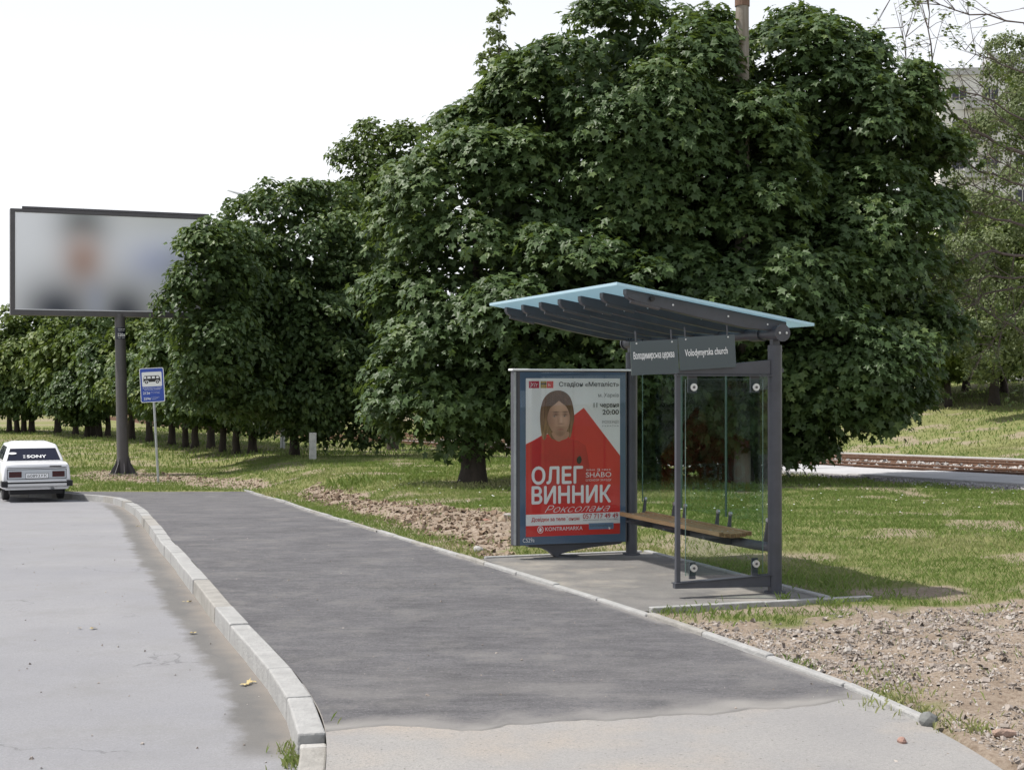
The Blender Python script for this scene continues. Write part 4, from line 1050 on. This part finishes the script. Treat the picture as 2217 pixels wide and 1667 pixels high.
def crown(lobes, nclump, k, R, size, seed, kind='maple', up=1.25, shell=.28, back=1.0, droop=.40, lvbias=0, inner=0, squash=.5, bough=1.35, brad=.85):
    """leaf clumps spread over and through the outer part of a union of ellipsoids; lobes = (cx,cy,cz,rx,ry,rz)"""
    r = np.random.default_rng(seed); L = np.array(lobes, float)
    area = L[:, 3]*L[:, 5]+L[:, 4]*L[:, 5]+L[:, 3]*L[:, 4]; pr = area/area.sum()
    # boughs: flattened pads of foliage standing out of the lobes, with dark hollows between them
    nb = max(6, int(area.sum()*bough/(brad**2)))
    mb_ = nb*3; li = r.choice(len(L), mb_, p=pr); d = norm(r.normal(size=(mb_, 3)))
    rho = .95+.13*r.random(mb_)**2.2-.11*r.random(mb_)**2
    C = L[li, :3]+d*L[li, 3:]*rho[:, None]
    out = norm(d/np.maximum(L[li, 3:], .1))
    C = C-out*brad*.35
    dist = np.linalg.norm((C[:, None]-L[None, :, :3])/L[None, :, 3:], axis=2); dist[np.arange(mb_), li] = 9
    keep = dist.min(1) > .82
    if back < 1:
        cy = (L[:, 1]*area).sum()/area.sum(); keep &= (C[:, 1] < cy+.25*L[:, 4].max()) | (r.random(mb_) < back)
    C = C[keep][:nb]; out = out[keep][:nb]; nb = len(C)
    br = brad*r.uniform(.55, 1.35, nb)
    # clumps on the upper and outer side of each bough
    w = br**2; bi = r.choice(nb, nclump, p=w/w.sum())
    e = norm(r.normal(size=(nclump, 3))+out[bi]*1.0+np.array([0, 0, .25]))
    P = C[bi]+e*(br[bi]*(1-.35*r.random(nclump)**2))[:, None]*np.array([1, 1, .62])
    n = nclump; out = norm(out[bi]*.6+e*.7)
    A = norm(out*.70+np.array([0, 0, up])+r.normal(size=(n, 3))*.25)
    # leaves of each clump
    A_ = np.repeat(A, k, 0); P_ = np.repeat(P, k, 0); N_ = n*k
    Rr = np.repeat(R*r.uniform(.6, 1.35, n), k)
    t = norm(r.normal(size=(N_, 3))); t = norm(t-A_*(t*A_).sum(1, keepdims=True))
    rho = np.sqrt(r.random(N_))
    pos = P_+t*(rho*Rr)[:, None]-A_*((rho**2)*Rr*squash)[:, None]+r.normal(size=(N_, 3))*Rr[:, None]*.12
    Nn = norm(A_+t*(rho*.75)[:, None]+r.normal(size=(N_, 3))*.30)
    D = norm(t*.8+np.array([0, 0, -droop])+r.normal(size=(N_, 3))*.35)
    s = size*r.uniform(.65, 1.25, N_)
    clv = .5*r.random(n)+.5*r.random(nb)[bi]
    lv = np.clip(np.repeat(clv*.55, k)+r.random(N_)*.45+lvbias, 0, 1)
    V, F, nv = leaf_arrays(pos, Nn, D, s, kind); lv = np.repeat(lv, nv)
    return V, F, lv
def inner_fill(lobes, n, size, seed):  # extra leaves added deep inside the crowns to block light through the gaps
    r = np.random.default_rng(seed); L = np.array(lobes, float); vol = L[:, 3]*L[:, 4]*L[:, 5]
    li = r.choice(len(L), n, p=vol/vol.sum()); d = norm(r.normal(size=(n, 3)))
    P = L[li, :3]+d*L[li, 3:]*(.74*r.random(n)**.40)[:, None]
    V, F, nv = leaf_arrays(P, norm(r.normal(size=(n, 3))+np.array([0, -.5, .6])), norm(r.normal(size=(n, 3))), size*r.uniform(.7, 1.3, n), 'quad')
    return V, F, np.repeat(r.random(n)*.3, nv)  # dark tones only: the shade inside the crown is put into leaf colour
def rel(lobes, o): return [(a-o[0], b-o[1], c-o[2], p, q, s_) for a, b, c, p, q, s_ in lobes]
def pxl(cx, cy, rx, ry, Y, dY=0, depth=None):
    Yc = Y+dY; k = Yc/FPX
    return ((cx-CX)*k, Yc, CAMH-(cy-CY)*k, rx*k, (depth if depth else .95*rx*k), ry*k)
def trunk_mesh(h, r0, r1, lobes, seed, limbs=6, lean=(0, 0), n=12, start=.55):
    rr_ = random.Random(seed); mb = MB()
    pts = []; rs = []
    for i in range(9):
        t = i/8; pts.append((lean[0]*t*t+rr_.uniform(-.03, .03)*(i > 0), lean[1]*t*t+rr_.uniform(-.03, .03)*(i > 0), h*t-.1*(i == 0))); rs.append((r0*(1-t)+r1*t)*(1+.45*math.exp(-t*16)))
    mb.tube(pts, rs, n)
    tmb = mb; lim = []
    for j in range(limbs):
        l = lobes[j % len(lobes)]; t = rr_.uniform(start, .95); i = int(t*8); p = Vector(pts[i])
        e = Vector((l[0]+rr_.uniform(-.4, .4)*l[3], l[1]+rr_.uniform(-.4, .4)*l[4], l[2]+rr_.uniform(-.1, .5)*l[5]))
        mid = p.lerp(e, .5)+Vector((0, 0, .12*(e-p).length))
        b = MB().tube([p, p.lerp(mid, .6)+Vector((rr_.uniform(-.1, .1), rr_.uniform(-.1, .1), 0)), mid, e], [rs[i]*.62, rs[i]*.45, rs[i]*.32, .03], 8)
        lim.append(b)
    return tmb, lim
def tree(name, base, lobes, label, cat, trunk, leaf, group=None, leafm=None, seed=1, limbs=6, fill=(0, 0), start=.55):
    """lobes in world space; trunk=(height, r0, r1, lean); leaf = kwargs of crown()"""
    t = empty(name, base, 0, label, cat, group)
    lo = rel(lobes, base)
    tm, lm = trunk_mesh(trunk[0], trunk[1], trunk[2], lo, seed, limbs, trunk[3] if len(trunk) > 3 else (0, 0), start=start)
    tr_ = tm.build('trunk', m_bark, t, smooth=True)
    for b in lm: b.build('limb', m_bark, tr_, smooth=True)
    V, F, lv = crown(lo, seed=seed, **leaf)
    link('crown', npmesh('crown', V, F, {'lv': lv}), leafm or m_leaf, t)
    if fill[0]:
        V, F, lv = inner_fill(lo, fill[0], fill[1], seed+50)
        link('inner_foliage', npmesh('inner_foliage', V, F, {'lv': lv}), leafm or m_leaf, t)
    return t

# the two large maples behind the shelter
YA = 33.5
A_l = [pxl(1330, 285, 262, 288, YA), pxl(1080, 540, 245, 290, YA, -.6), pxl(985, 770, 175, 175, YA, -1.2), pxl(1250, 690, 270, 225, YA, -1.6),
       pxl(1410, 168, 175, 172, YA, .3), pxl(1480, 420, 160, 230, YA, -.3), pxl(1212, 282, 145, 146, YA, .2), pxl(1045, 340, 120, 118, YA, .3), pxl(1590, 360, 130, 165, YA, -1.0), pxl(900, 610, 100, 170, YA, .2)]
b = Gt(1022, 1050)
tree('maple_tree', (b[0], b[1], float(T(b[0], b[1], False))-.05), A_l, 'large dense maple left of and behind the shelter, its trunk beside the lightbox', 'tree',
     (3.2, .27, .22, (.4, 0)), dict(nclump=5350, k=13, R=.34, size=.18, back=.45), group='tall maples behind the shelter', seed=11, limbs=9, fill=(9500, .26))
YB = 34.8
B_l = [pxl(1745, 312, 245, 275, YB, .2), pxl(1850, 560, 225, 235, YB, -.3), pxl(1620, 640, 265, 245, YB, -1.4), pxl(1790, 780, 205, 155, YB, -2.0),
       pxl(1735, 880, 100, 72, YB, -2.2), pxl(1560, 850, 220, 130, YB, -.5), pxl(1470, 930, 170, 100, YB, .2), pxl(1620, 940, 120, 85, YB, .4), pxl(1965, 705, 115, 145, YB, -.3), pxl(1880, 270, 110, 150, YB, .6), pxl(1980, 430, 80, 165, YB, .6)]
b = Gt(1600, 1046)
tree('maple_tree', (b[0], b[1], float(T(b[0], b[1], False))-.05), B_l, 'wide dense maple right behind the shelter, foliage hanging low to the right', 'tree',
     (3.0, .28, .23, (.3, 0)), dict(nclump=5650, k=13, R=.34, size=.18, back=.45), group='tall maples behind the shelter', seed=23, limbs=9, fill=(16000, .26))
# middle maple and the one peeping out behind it
YM = 52.0
M_l = [pxl(640, 600, 190, 205, YM), pxl(560, 690, 160, 200, YM, -.5), pxl(710, 740, 140, 200, YM, -.6), pxl(600, 810, 190, 110, YM, -.3), pxl(770, 830, 105, 105, YM, 0), pxl(800, 690, 100, 150, YM, 1.5), pxl(730, 862, 120, 55, YM, -.3), pxl(830, 870, 80, 70, YM, 1), pxl(462, 590, 62, 100, YM, -5.6), pxl(445, 690, 75, 115, YM, -5.6), pxl(500, 640, 80, 150, YM, -3.5), pxl(480, 790, 95, 90, YM, -4), pxl(580, 445, 40, 42, YM, .4), pxl(700, 440, 75, 48, YM, .3)]
b = Gt(638, 988)
tree('maple_tree', (b[0], b[1], float(T(b[0], b[1], False))-.05), M_l, 'rounded dark maple in mid distance partly hiding the billboard', 'tree', (3.0, .17, .14),
     dict(nclump=4800, k=13, R=.38, size=.21, back=.6, kind='quad'), seed=31, limbs=7, fill=(9000, .3))
Y3 = 62
T3_l = [pxl(815, 370, 72, 110, Y3), pxl(870, 430, 90, 150, Y3), pxl(810, 560, 110, 180, Y3, .4)]
b = ((850-CX)*Y3/FPX, Y3)
tree('maple_tree', (b[0], b[1], float(T(b[0], b[1], False))-.05), T3_l, 'maple top showing above the gap between the middle and the large maple', 'tree', (5.0, .2, .12),
     dict(nclump=1500, k=12, R=.5, size=.24, kind='quad'), leafm=m_leaf2, seed=37, limbs=5, fill=(2500, .3))

# ---------------------------------------------------------------- the row of smaller maples on the left
protos = []
for k, (lobes, sd_) in enumerate([
    ([(0, 0, 3.3, 1.9, 1.9, 1.5), (.7, -.3, 2.5, 1.6, 1.6, 1.2), (-.8, .2, 2.7, 1.5, 1.5, 1.3)], 41),
    ([(0, 0, 3.6, 1.7, 1.7, 1.8), (-.6, -.4, 2.4, 1.7, 1.7, 1.2), (.9, .3, 2.9, 1.3, 1.4, 1.3)], 43),
    ([(.2, 0, 4.6, 2.0, 2.0, 2.3), (-.9, 0, 3.4, 1.7, 1.7, 1.7), (1.1, -.3, 3.2, 1.6, 1.6, 1.5), (0, 0, 2.4, 1.9, 1.9, .9)], 47)]):
    tm, lm = trunk_mesh(2.3, .16, .11, lobes, sd_, 4)
    V, F, lv = crown(lobes, 1150, 11, .36, .25, sd_, 'quad', brad=.75)
    cm = npmesh('crown', V, F, {'lv': lv}); cm.materials.append(m_leaf)
    cm2 = npmesh('crown', V, F, {'lv': np.clip(lv+.15, 0, 1)}); cm2.materials.append(m_leaf2)
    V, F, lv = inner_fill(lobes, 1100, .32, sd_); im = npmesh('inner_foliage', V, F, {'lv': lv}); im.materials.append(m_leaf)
    tmm = tm.mesh('trunk'); tmm.materials.append(m_bark); tmm.polygons.foreach_set('use_smooth', [True]*len(tmm.polygons))
    lms = []
    for b_ in lm:
        q = b_.mesh('limb'); q.materials.append(m_bark); lms.append(q)
    protos.append((tmm, lms, cm, cm2, im))
ORD = ['first', 'second', 'third', 'fourth', 'fifth', 'sixth', 'seventh', 'eighth', 'ninth', 'tenth', 'eleventh', 'twelfth', 'thirteenth', 'fourteenth', 'fifteenth', 'sixteenth', 'seventeenth', 'eighteenth', 'nineteenth', 'twentieth', 'twenty-first', 'twenty-second', 'twenty-third', 'twenty-fourth']
def row_tree(px, py, sc, kind, light, i, rz, label, group, name='maple_tree', zsc=1.0, pos=None):
    X, Y = pos if pos else Gt(px, py)
    t = empty(name, (X, Y, float(T(X, Y, False))-.04), rz, label, 'tree', group); t.scale = (sc, sc, sc*zsc)
    tmm, lms, cm, cm2, im = protos[kind]
    tr_ = link('trunk', tmm, None, t)
    for q in lms: link('limb', q, None, tr_)
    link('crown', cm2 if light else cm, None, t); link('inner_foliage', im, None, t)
    return t
rowpx = [(-30, 934, 1.05, 2, 0), (20, 936, 1.1, 2, 1), (36, 937, 1.1, 0, 0), (52, 937, 1.15, 2, 1), (69, 937, 1.25, 1, 0), (125, 938, 1.4, 2, 1), (163, 942, 1.15, 0, 0), (189, 947, 1.0, 1, 0), (199, 945, 1.5, 2, 1), (214, 947, 1.1, 0, 0),
         (234, 947, 1.05, 1, 0), (284, 952, 1.3, 2, 0), (323, 956, 1.2, 1, 1), (372, 964, 1.15, 0, 0), (401, 968, 1.0, 2, 0), (422, 969, 1.05, 1, 1), (457, 973, 1.15, 2, 0), (483, 981, .95, 0, 0), (511, 983, .95, 1, 0), (547, 980, 1.1, 2, 0)]
for i, (px, py, sc, kd, lt) in enumerate(rowpx):
    row_tree(px, py, sc, kd, lt, i, i*1.9, ORD[i]+' trunk from the left in the row of small maples beyond the billboard', 'row of maples on the left')
# ---------------------------------------------------------------- trees on the bank at the right
for i, (px, py, sc, kd, Yb) in enumerate([(2022, 846, 1.15, 1, 74), (2052, 850, 1.1, 0, 71), (2092, 832, 1.3, 2, 80), (2152, 850, 1.5, 2, 69), (2172, 846, 1.2, 0, 76), (2260, 850, 1.6, 2, 70), (1930, 846, 1.2, 0, 78)]):
    pos = ((px-CX)*Yb/FPX, Yb)
    row_tree(px, py, sc, kd, i != 4, i, i*2.3+1, ORD[i]+' trunk from the left among the trees on the right grass bank', 'trees on the bank', pos=pos)
# wood closing the view behind everything
def wood(name, pts, seed, size, m):
    r = np.random.default_rng(seed); lob = []
    for (X, Y, h, w) in pts:
        z = float(T(X, Y, False)); lob.append((X, Y, z+h*.55, w, w*.7, h*.5)); lob.append((X+r.uniform(-2, 2), Y-1, z+h*.25, w*1.1, w*.7, h*.28))
    V, F, lv = crown(lob, 260*len(pts), 9, .9, size, seed, 'quad', brad=1.9)
    V2, F2, lv2 = inner_fill(lob, 300*len(pts), 1.0, seed)
    o = link(name, npmesh(name, np.concatenate([V, V2]), np.concatenate([F, F2+len(V)]), {'lv': np.concatenate([lv, lv2])}), m)
    tag(o, kind='stuff'); return o
r = np.random.default_rng(61)
wood('far_wood', [(-78+7*i+r.uniform(-2, 2), 150+r.uniform(-8, 8)-.35*abs(i-4), r.uniform(8, 11), r.uniform(4.5, 6)) for i in range(14)], 62, .8, m_leaf2)
wood('bank_wood', [(4+6*i+r.uniform(-1.5, 1.5), 108+r.uniform(-6, 6), r.uniform(7, 12), r.uniform(4, 5.5)) for i in range(9)], 63, .7, m_leaf2)

# ---------------------------------------------------------------- poplar
pY = 112; P_l = [pxl(1076, 95, 25, 66, pY), pxl(1088, 45, 14, 38, pY), pxl(1066, 150, 24, 50, pY), pxl(1082, 240, 40, 110, pY), pxl(1080, 420, 50, 200, pY), pxl(1080, 620, 48, 160, pY)]
X = (1080-CX)*pY/FPX; b = (X, pY, float(T(X, pY, False)))
tree('poplar_tree', b, P_l, 'slim tall poplar top rising behind the left shoulder of the large maple', 'tree', (20, .35, .06), dict(nclump=1300, k=9, R=.42, size=.38, kind='quad', up=1.2, brad=.6), leafm=m_leaf3, seed=67, limbs=4)

# ---------------------------------------------------------------- sparse branching tree at the right edge
def sparse_tree():
    rr_ = random.Random(5); Y = 36.0; k = Y/FPX
    X0 = (2330-CX)*k; base = Vector((X0, Y, float(T(X0, Y, False))))
    t = empty('sparse_maple_tree', base, 0, 'thin, half bare tree reaching into the picture from the right edge', 'tree')
    def L(px, py, dy=0): return Vector(at(px, py, Y+dy))-base
    MB().tube([(0, 0, -.1), (.05, 0, 3), (-.1, 0, 6), (.1, 0, 9.5)], [.2, .16, .12, .04], 10).build('trunk', m_twig, t, smooth=True)
    mains = [([(2330, 420), (2217, 335), (2150, 305), (2105, 285), (2050, 235), (2020, 165), (2010, 60), (2003, -20)], .055),
             ([(2340, 560), (2217, 555), (2150, 545), (2060, 575), (1990, 630), (1960, 640)], .045),
             ([(2340, 500), (2217, 490), (2120, 465), (2060, 455), (2010, 480), (1975, 470)], .04),
             ([(2340, 640), (2217, 620), (2130, 640), (2060, 690), (2010, 690)], .035),
             ([(2330, 380), (2217, 260), (2120, 205), (2040, 190), (1960, 185), (1900, 185)], .03),
             ([(2340, 330), (2217, 50), (2100, 30), (2000, 5), (1930, -5)], .03),
             ([(2340, 450), (2217, 400), (2120, 370), (2060, 330), (1990, 250), (1960, 130), (1955, 60)], .035),
             ([(2330, 600), (2217, 720), (2150, 690), (2100, 640)], .03),
             ([(2330, 300), (2217, 160), (2150, 130), (2090, 110)], .03),
             ([(2340, 470), (2217, 450), (2150, 420), (2090, 400), (2030, 410)], .03), ([(2340, 360), (2217, 300), (2160, 250), (2130, 190)], .03),
             ([(2340, 520), (2217, 600), (2140, 600), (2080, 610), (2040, 600)], .03), ([(2340, 400), (2217, 380), (2170, 350), (2120, 330)], .025), ([(2340, 560), (2217, 650), (2170, 720), (2130, 760)], .025)]
    P = []; N = []; D = []; Sz = []
    tw = 0
    for pts, r0 in mains:
        dy = rr_.uniform(-1.5, 1.5); q = [L(a, b_, dy*i/len(pts)) for i, (a, b_) in enumerate(pts)]
        # refine with a little wander
        f = []
        for i in range(len(q)-1):
            for s_ in range(3): f.append(q[i].lerp(q[i+1], s_/3)+Vector((rr_.uniform(-.04, .04), rr_.uniform(-.06, .06), rr_.uniform(-.04, .04))))
        f.append(q[-1]); n = len(f)
        br = MB().tube(f, [r0*(1-.85*i/(n-1)) for i in range(n)], 6).build('branch', m_twig, t, smooth=True)
        sub = MB()
        for i in range(4, n):
            for _ in range(rr_.choice((2, 2, 3))):
                d = (f[min(i+1, n-1)]-f[i-1]).normalized(); v_ = Vector((rr_.gauss(0, 1), rr_.gauss(0, 1), rr_.gauss(0, 1)+.15)).normalized()
                d2 = (d*.7+v_*.8).normalized(); ln = rr_.uniform(.35, 1.3)
                a = f[i]; m1 = a+d2*ln*.5+Vector((0, 0, rr_.uniform(-.06, .06))); e = m1+(d2+Vector((0, 0, rr_.uniform(-.3, .4)))).normalized()*ln*.5
                sub.tube([a, m1, e], [.011, .008, .004], 4, cap=False)
                for _2 in range(rr_.choice((1, 2, 3))):
                    s0 = m1.lerp(e, rr_.random()); d3 = (d2+Vector((rr_.gauss(0, .8), rr_.gauss(0, .8), rr_.gauss(0, .8)))).normalized(); e3 = s0+d3*rr_.uniform(.15, .5)
                    sub.tube([s0, e3], [.006, .003], 3, cap=False)
                    if rr_.random() < .75:
                        for _3 in range(rr_.randint(3, 8)):
                            P.append(e3+Vector((rr_.gauss(0, .08), rr_.gauss(0, .08), rr_.gauss(-.03, .07)))); N.append((rr_.gauss(0, .5), rr_.gauss(-.2, .5), 1)); D.append((rr_.gauss(0, 1), rr_.gauss(0, 1), -.6)); Sz.append(rr_.uniform(.07, .14))
        o = sub.build('twigs', m_twig, br); o['kind'] = 'stuff'
    V, F, nv = leaf_arrays(np.array([tuple(p) for p in P]), norm(np.array(N)), norm(np.array(D)), np.array(Sz), 'maple')
    r = np.random.default_rng(3)
    o = link('leaves', npmesh('leaves', V, F, {'lv': np.repeat(.3+.7*r.random(len(P)), nv)}), m_leaf2, t); o['kind'] = 'stuff'
sparse_tree()
# birch with hanging light foliage behind it
bY = 62; X = (2226-CX)*bY/FPX; b = (X, bY, float(T(X, bY, False)))
Bi = [pxl(2200, 430, 90, 150, bY), pxl(2175, 580, 110, 160, bY), pxl(2160, 710, 95, 110, bY, -.5), pxl(2225, 270, 65, 140, bY), pxl(2120, 640, 70, 110, bY, .5), pxl(2130, 500, 60, 90, bY, .5), pxl(2165, 330, 70, 110, bY, 1), pxl(2110, 420, 60, 90, bY, 1), pxl(2205, 200, 70, 120, bY, 1), pxl(2090, 330, 40, 60, bY, 1)]
bt = empty('birch_tree', b, 0, 'pale birch with drooping fine foliage at the right edge', 'tree')
MB().tube([(0, 0, -.1), (-.05, 0, 3), (0, 0, 7), (.1, 0, 11)], [.16, .14, .10, .03], 10).build('trunk', m_birch, bt, smooth=True)
V, F, lv = crown(rel(Bi, b), 3400, 12, .34, .14, 71, 'quad', up=.1, droop=1.2, brad=.7, bough=.9)
link('crown', npmesh('crown', V, F, {'lv': lv}), m_leaf3, bt)

# ---------------------------------------------------------------- poles
pY = 32.6; X = (1607-CX)*pY/FPX; b = Gt(1607, 1050)
pz = float(T(X, pY, False))
cp = empty('overhead_line_pole', (X, pY, pz), 0, 'weathered grey brown pole standing up out of the crowns of the tall maples', 'pole')
hz = at(0, 5, pY)[2]-pz
m_pole = mat('weathered_pole', (.20, .165, .13), .9, col2=(.29, .265, .235), scale=4, stretch=(6, 6, .5), bump=.4, bscale=14)
MB().tube([(0, 0, 0), (0, 0, hz)], [.19, .145], 18).build('shaft', m_pole, cp, smooth=True)
MB().tube([(0, 0, hz-.10), (0, 0, hz+.08)], [.165, .165], 18).build('clamp_band', m_rust, cp)
MB().tube([(0, 0, hz+.08), (0, 0, hz+1.6)], .13, 14).build('upper_shaft', m_pole, cp, smooth=True)
lY = 64; b = (600, lY); X = (612-CX)*lY/FPX; lz = float(T(X, lY, False))
lp = empty('street_lamp', (X, lY, lz), 0, 'street lamp whose arm and head stick out left of the middle maple top', 'street lamp')
p1 = Vector(at(548, 430, lY))-Vector((X, lY, lz)); p0 = Vector(at(492, 412, lY))-Vector((X, lY, lz)); pt_ = Vector((0, 0, p1.z-.5))
MB().tube([(0, 0, 0), (0, 0, pt_.z)], [.11, .07], 12).build('pole', m_galv, lp, smooth=True)
MB().tube([pt_, pt_.lerp(p1, .5)+Vector((0, 0, .12)), p1], .035, 8).build('arm', m_galv, lp, smooth=True)
dv = (p0-p1); 
MB().hexa([p1+Vector((0, -.12, -.05)), p1+Vector((0, .12, -.05)), p0+Vector((0, .10, -.03)), p0+Vector((0, -.10, -.03))],
          [p1+Vector((0, -.10, .10)), p1+Vector((0, .10, .10)), p0+Vector((0, .06, .03)), p0+Vector((0, -.06, .03))]).build('lamp_head', mat('lamp_shell', (.55, .57, .58), .4), lp, bevel=.02)

# ---------------------------------------------------------------- apartment block far right
aY = 150; ax0 = (2035-CX)*aY/FPX; ztop = at(0, 165, aY)[2]; az = float(T(ax0, aY, False))
ap = empty('apartment_block', (ax0, aY, az), -.12, 'pale nine storey apartment block seen through the branches at the right', 'building')
m_pan = mat('facade_panel', (.66, .645, .62), .85, var=.1, scale=.6); m_pan2 = mat('facade_grey', (.40, .40, .40), .85, var=.1, scale=.6)
H = ztop-az
MB().box(0, 46, 0, 12, 0, H).build('wall', m_pan, ap)
MB().box(-.3, 46.3, -.3, 12.3, H+.01, H+.7).build('roof_edge', m_pan2, ap)
MB().box(5.5, 9.5, 3, 8, H+.71, H+2.8).build('roof_house', m_pan2, ap)
nf = 9; fh = H/nf
wins = MB().box(-.8, .8, -.06, -.005, 0, 1.5).mesh('window'); wins.materials.append(mat('window_frame', (.62, .62, .60), .6))
panem = MB().box(-.70, -.04, -.075, -.062, .1, 1.4).mesh('pane'); panem.materials.append(m_carglass)
panem2 = MB().box(.04, .70, -.075, -.062, .1, 1.4).mesh('pane'); panem2.materials.append(m_carglass)
for f_ in range(nf):
    for j in range(6):
        w = link('window', wins, None, ap); w.location = (1.9+j*3.1, 0, f_*fh+.9)
        for q in (panem, panem2): link('pane', q, None, w)
    if f_:
        for xx in (3.45, 12.75):
            bc = MB().box(xx-1.2, xx+1.2, -1.1, -.08, f_*fh+.0, f_*fh+1.0).build('balcony', m_pan2, ap)
    if f_: MB().box(0.05, 45.95, -.03, -.004, f_*fh-.04, f_*fh+.04).build('panel_joint', m_pan2, ap)

# ---------------------------------------------------------------- grass
def blades(name, X, Y, h, w, seed, lvb=0.0, zf=None):
    r = np.random.default_rng(seed); n = len(X); Z = (ground_z(X, Y) if zf is None else zf)-.01
    a = r.uniform(0, 2*math.pi, n); b = r.uniform(0, 2*math.pi, n); ln = r.uniform(.15, .8, n)*h
    dx, dy = np.cos(a)*w/2, np.sin(a)*w/2
    V = np.stack([np.stack([X-dx, Y-dy, Z], 1), np.stack([X+dx, Y+dy, Z], 1),
                  np.stack([X+dx*.6+np.cos(b)*ln*.4, Y+dy*.6+np.sin(b)*ln*.4, Z+h*.62], 1), np.stack([X+np.cos(b)*ln, Y+np.sin(b)*ln, Z+h*r.uniform(.8, 1, n)], 1)], 1)
    F = np.array([(0, 1, 2, 3)])[None]+4*np.arange(n)[:, None, None]
    patch = fbm(X*.7, Y*.7, 131)
    lv = np.clip(.08+.6*patch+r.normal(0, .2, n)+.35*sstep(.5, .75, fbm(X*.16, Y*.16, 145))+lvb+.5*sstep(.55, .7, fbm(X*.35, Y*.35, 141)), 0, 1)
    o = link(name, npmesh(name, V.reshape(-1, 3), F.reshape(-1, 4), {'lv': np.repeat(lv, 4)}), m_grass)
    return tag(o, kind='stuff')
def grass_points(n, y0, y1, seed):
    r = np.random.default_rng(seed)
    u = r.random(n); y = (y0**2+(y1**2-y0**2)*u)**.5; x = r.uniform(-.38, .38, n)*y
    e = edgeX(y); kx = kerbX(y)
    ok = np.where(y < SW_END, x > e+.07, x > kx+.05)
    rel0 = (x-SN[0])*SC[0]+(y-SN[1])*SC[1]; rel1 = (x-SN[0])*SL[0]+(y-SN[1])*SL[1]
    ok &= ~((rel0 < .34) & (rel1 > -.72) & (rel1 < 3.55))
    nd = (x-TR0[0])*TN[0]+(y-TR0[1])*TN[1]
    sl_ = (x-TR0[0])*TT[0]+(y-TR0[1])*TT[1]
    ok &= ~((nd > -3.0) & (nd < 8.0) & (r.random(n) > .02) & (sl_ < 22+4*r.random(n)))
    s = soilmask(x, y)
    # green strip along the edging
    st_ = (x-e < .55+.5*(fbm(y*1.2, y*0, 151)-.4)) & (y > 17) & (y < SW_END+.5)
    s = np.where(st_, .15, s)
    tuft = fbm(x*2.6, y*2.6, 161) > .63
    ok &= (r.random(n) > s*.97) | (tuft & (r.random(n) < .30) & (s < .97))
    ok &= r.random(n) < .35+1.1*fbm(x*1.5, y*1.5, 171)
    return x[ok], y[ok]
x, y = grass_points(130000, 7, 17, 1); blades('grass', x, y, np.random.default_rng(2).uniform(.025, .07, len(x)), .0045, 3)
x, y = grass_points(230000, 17, 30, 4); blades('grass', x, y, np.random.default_rng(5).uniform(.03, .085, len(x)), .0075, 6)
x, y = grass_points(175000, 30, 52, 7); blades('grass', x, y, np.random.default_rng(8).uniform(.04, .12, len(x)), .016, 9)
x, y = grass_points(85000, 52, 105, 10); blades('grass', x, y, np.random.default_rng(11).uniform(.06, .20, len(x)), .04, 12)
# taller weeds by the kerb joint, at the edging and in the rubble
r = np.random.default_rng(19); wx_, wy_ = [], []
for (px, py, n, sp) in [(652, 1612, 260, .07), (648, 1640, 200, .05), (1925, 1522, 120, .12), (1560, 1330, 160, .18), (1470, 1330, 90, .12), (1950, 1500, 100, .12), (2120, 1580, 70, .06), (2060, 1570, 60, .08), (1700, 1300, 40, .05), (1800, 1310, 120, .1), (930, 990, 160, .5), (1090, 1000, 300, .8), (760, 1050, 200, .4), (1880, 1460, 60, .1), (1750, 1260, 160, .25), (1850, 1270, 160, .3)]:
    if py > 1600 and px < 700: X, Y = G(px, py, lambda Y: -.1)
    else: X, Y = Gt(px, py)
    wx_.append(X+r.normal(0, sp, n)); wy_.append(Y+r.normal(0, sp*1.3, n))
wx_ = np.concatenate(wx_); wy_ = np.concatenate(wy_)
zf = np.where(wx_ < kerbX(wy_)+.02, zs(wy_)-.13, ground_z(wx_, wy_))
blades('weeds', wx_, wy_, r.uniform(.03, .11, len(wx_))*np.clip(wy_/14, .7, 2.5), .009*np.clip(wy_/12, .8, 2.5), 20, .05, zf)
# small white flowers in the shaded grass
r = np.random.default_rng(22); n = 130; y = r.uniform(22, 34, n); x = r.uniform(-.1, .36, n)*y; k = (soilmask(x, y) < .3) & (x > edgeX(y)+1); x, y = x[k], y[k]
fl = MB()
for a, b_, z in zip(x, y, ground_z(x, y)):
    q = r.uniform(.012, .022); zz = z+r.uniform(.05, .10); fl.add([(a-q, b_, zz), (a, b_-q, zz+.004), (a+q, b_, zz), (a, b_+q, zz+.008)], [(0, 1, 2, 3)])
tag(fl.build('white_flowers', m_white), kind='stuff')

# fallen leaves and scraps along the gutter
r = np.random.default_rng(77); px_ = [(535, 1482), (552, 1478), (497, 1388), (500, 1392), (345, 1192), (420, 1373), (203, 1362), (180, 1362), (410, 1304), (330, 1150), (1590, 1060), (480, 1370), (620, 1556), (300, 1140)]
P_ = np.array([G(a, b_, lambda Y: float(zs(Y))-.13)+(0,) for a, b_ in px_]); P_ = np.concatenate([P_+r.normal(0, .02, P_.shape)*np.array([1, 1, 0]) for _ in range(3)])
P_ = P_[P_[:, 0] < kerbX(P_[:, 1])-.2]; P_[:, 2] = zs(P_[:, 1])-.13+.014
V, F, nv = leaf_arrays(P_, norm(np.array([0, 0, 1.])+r.normal(0, .25, P_.shape)), norm(r.normal(size=P_.shape)), r.uniform(.025, .06, len(P_)), 'maple')
tag(link('fallen_leaves', npmesh('fallen_leaves', V, F), mat('dry_leaf', (.45, .36, .17), .8, var=.3, scale=20)), kind='stuff')
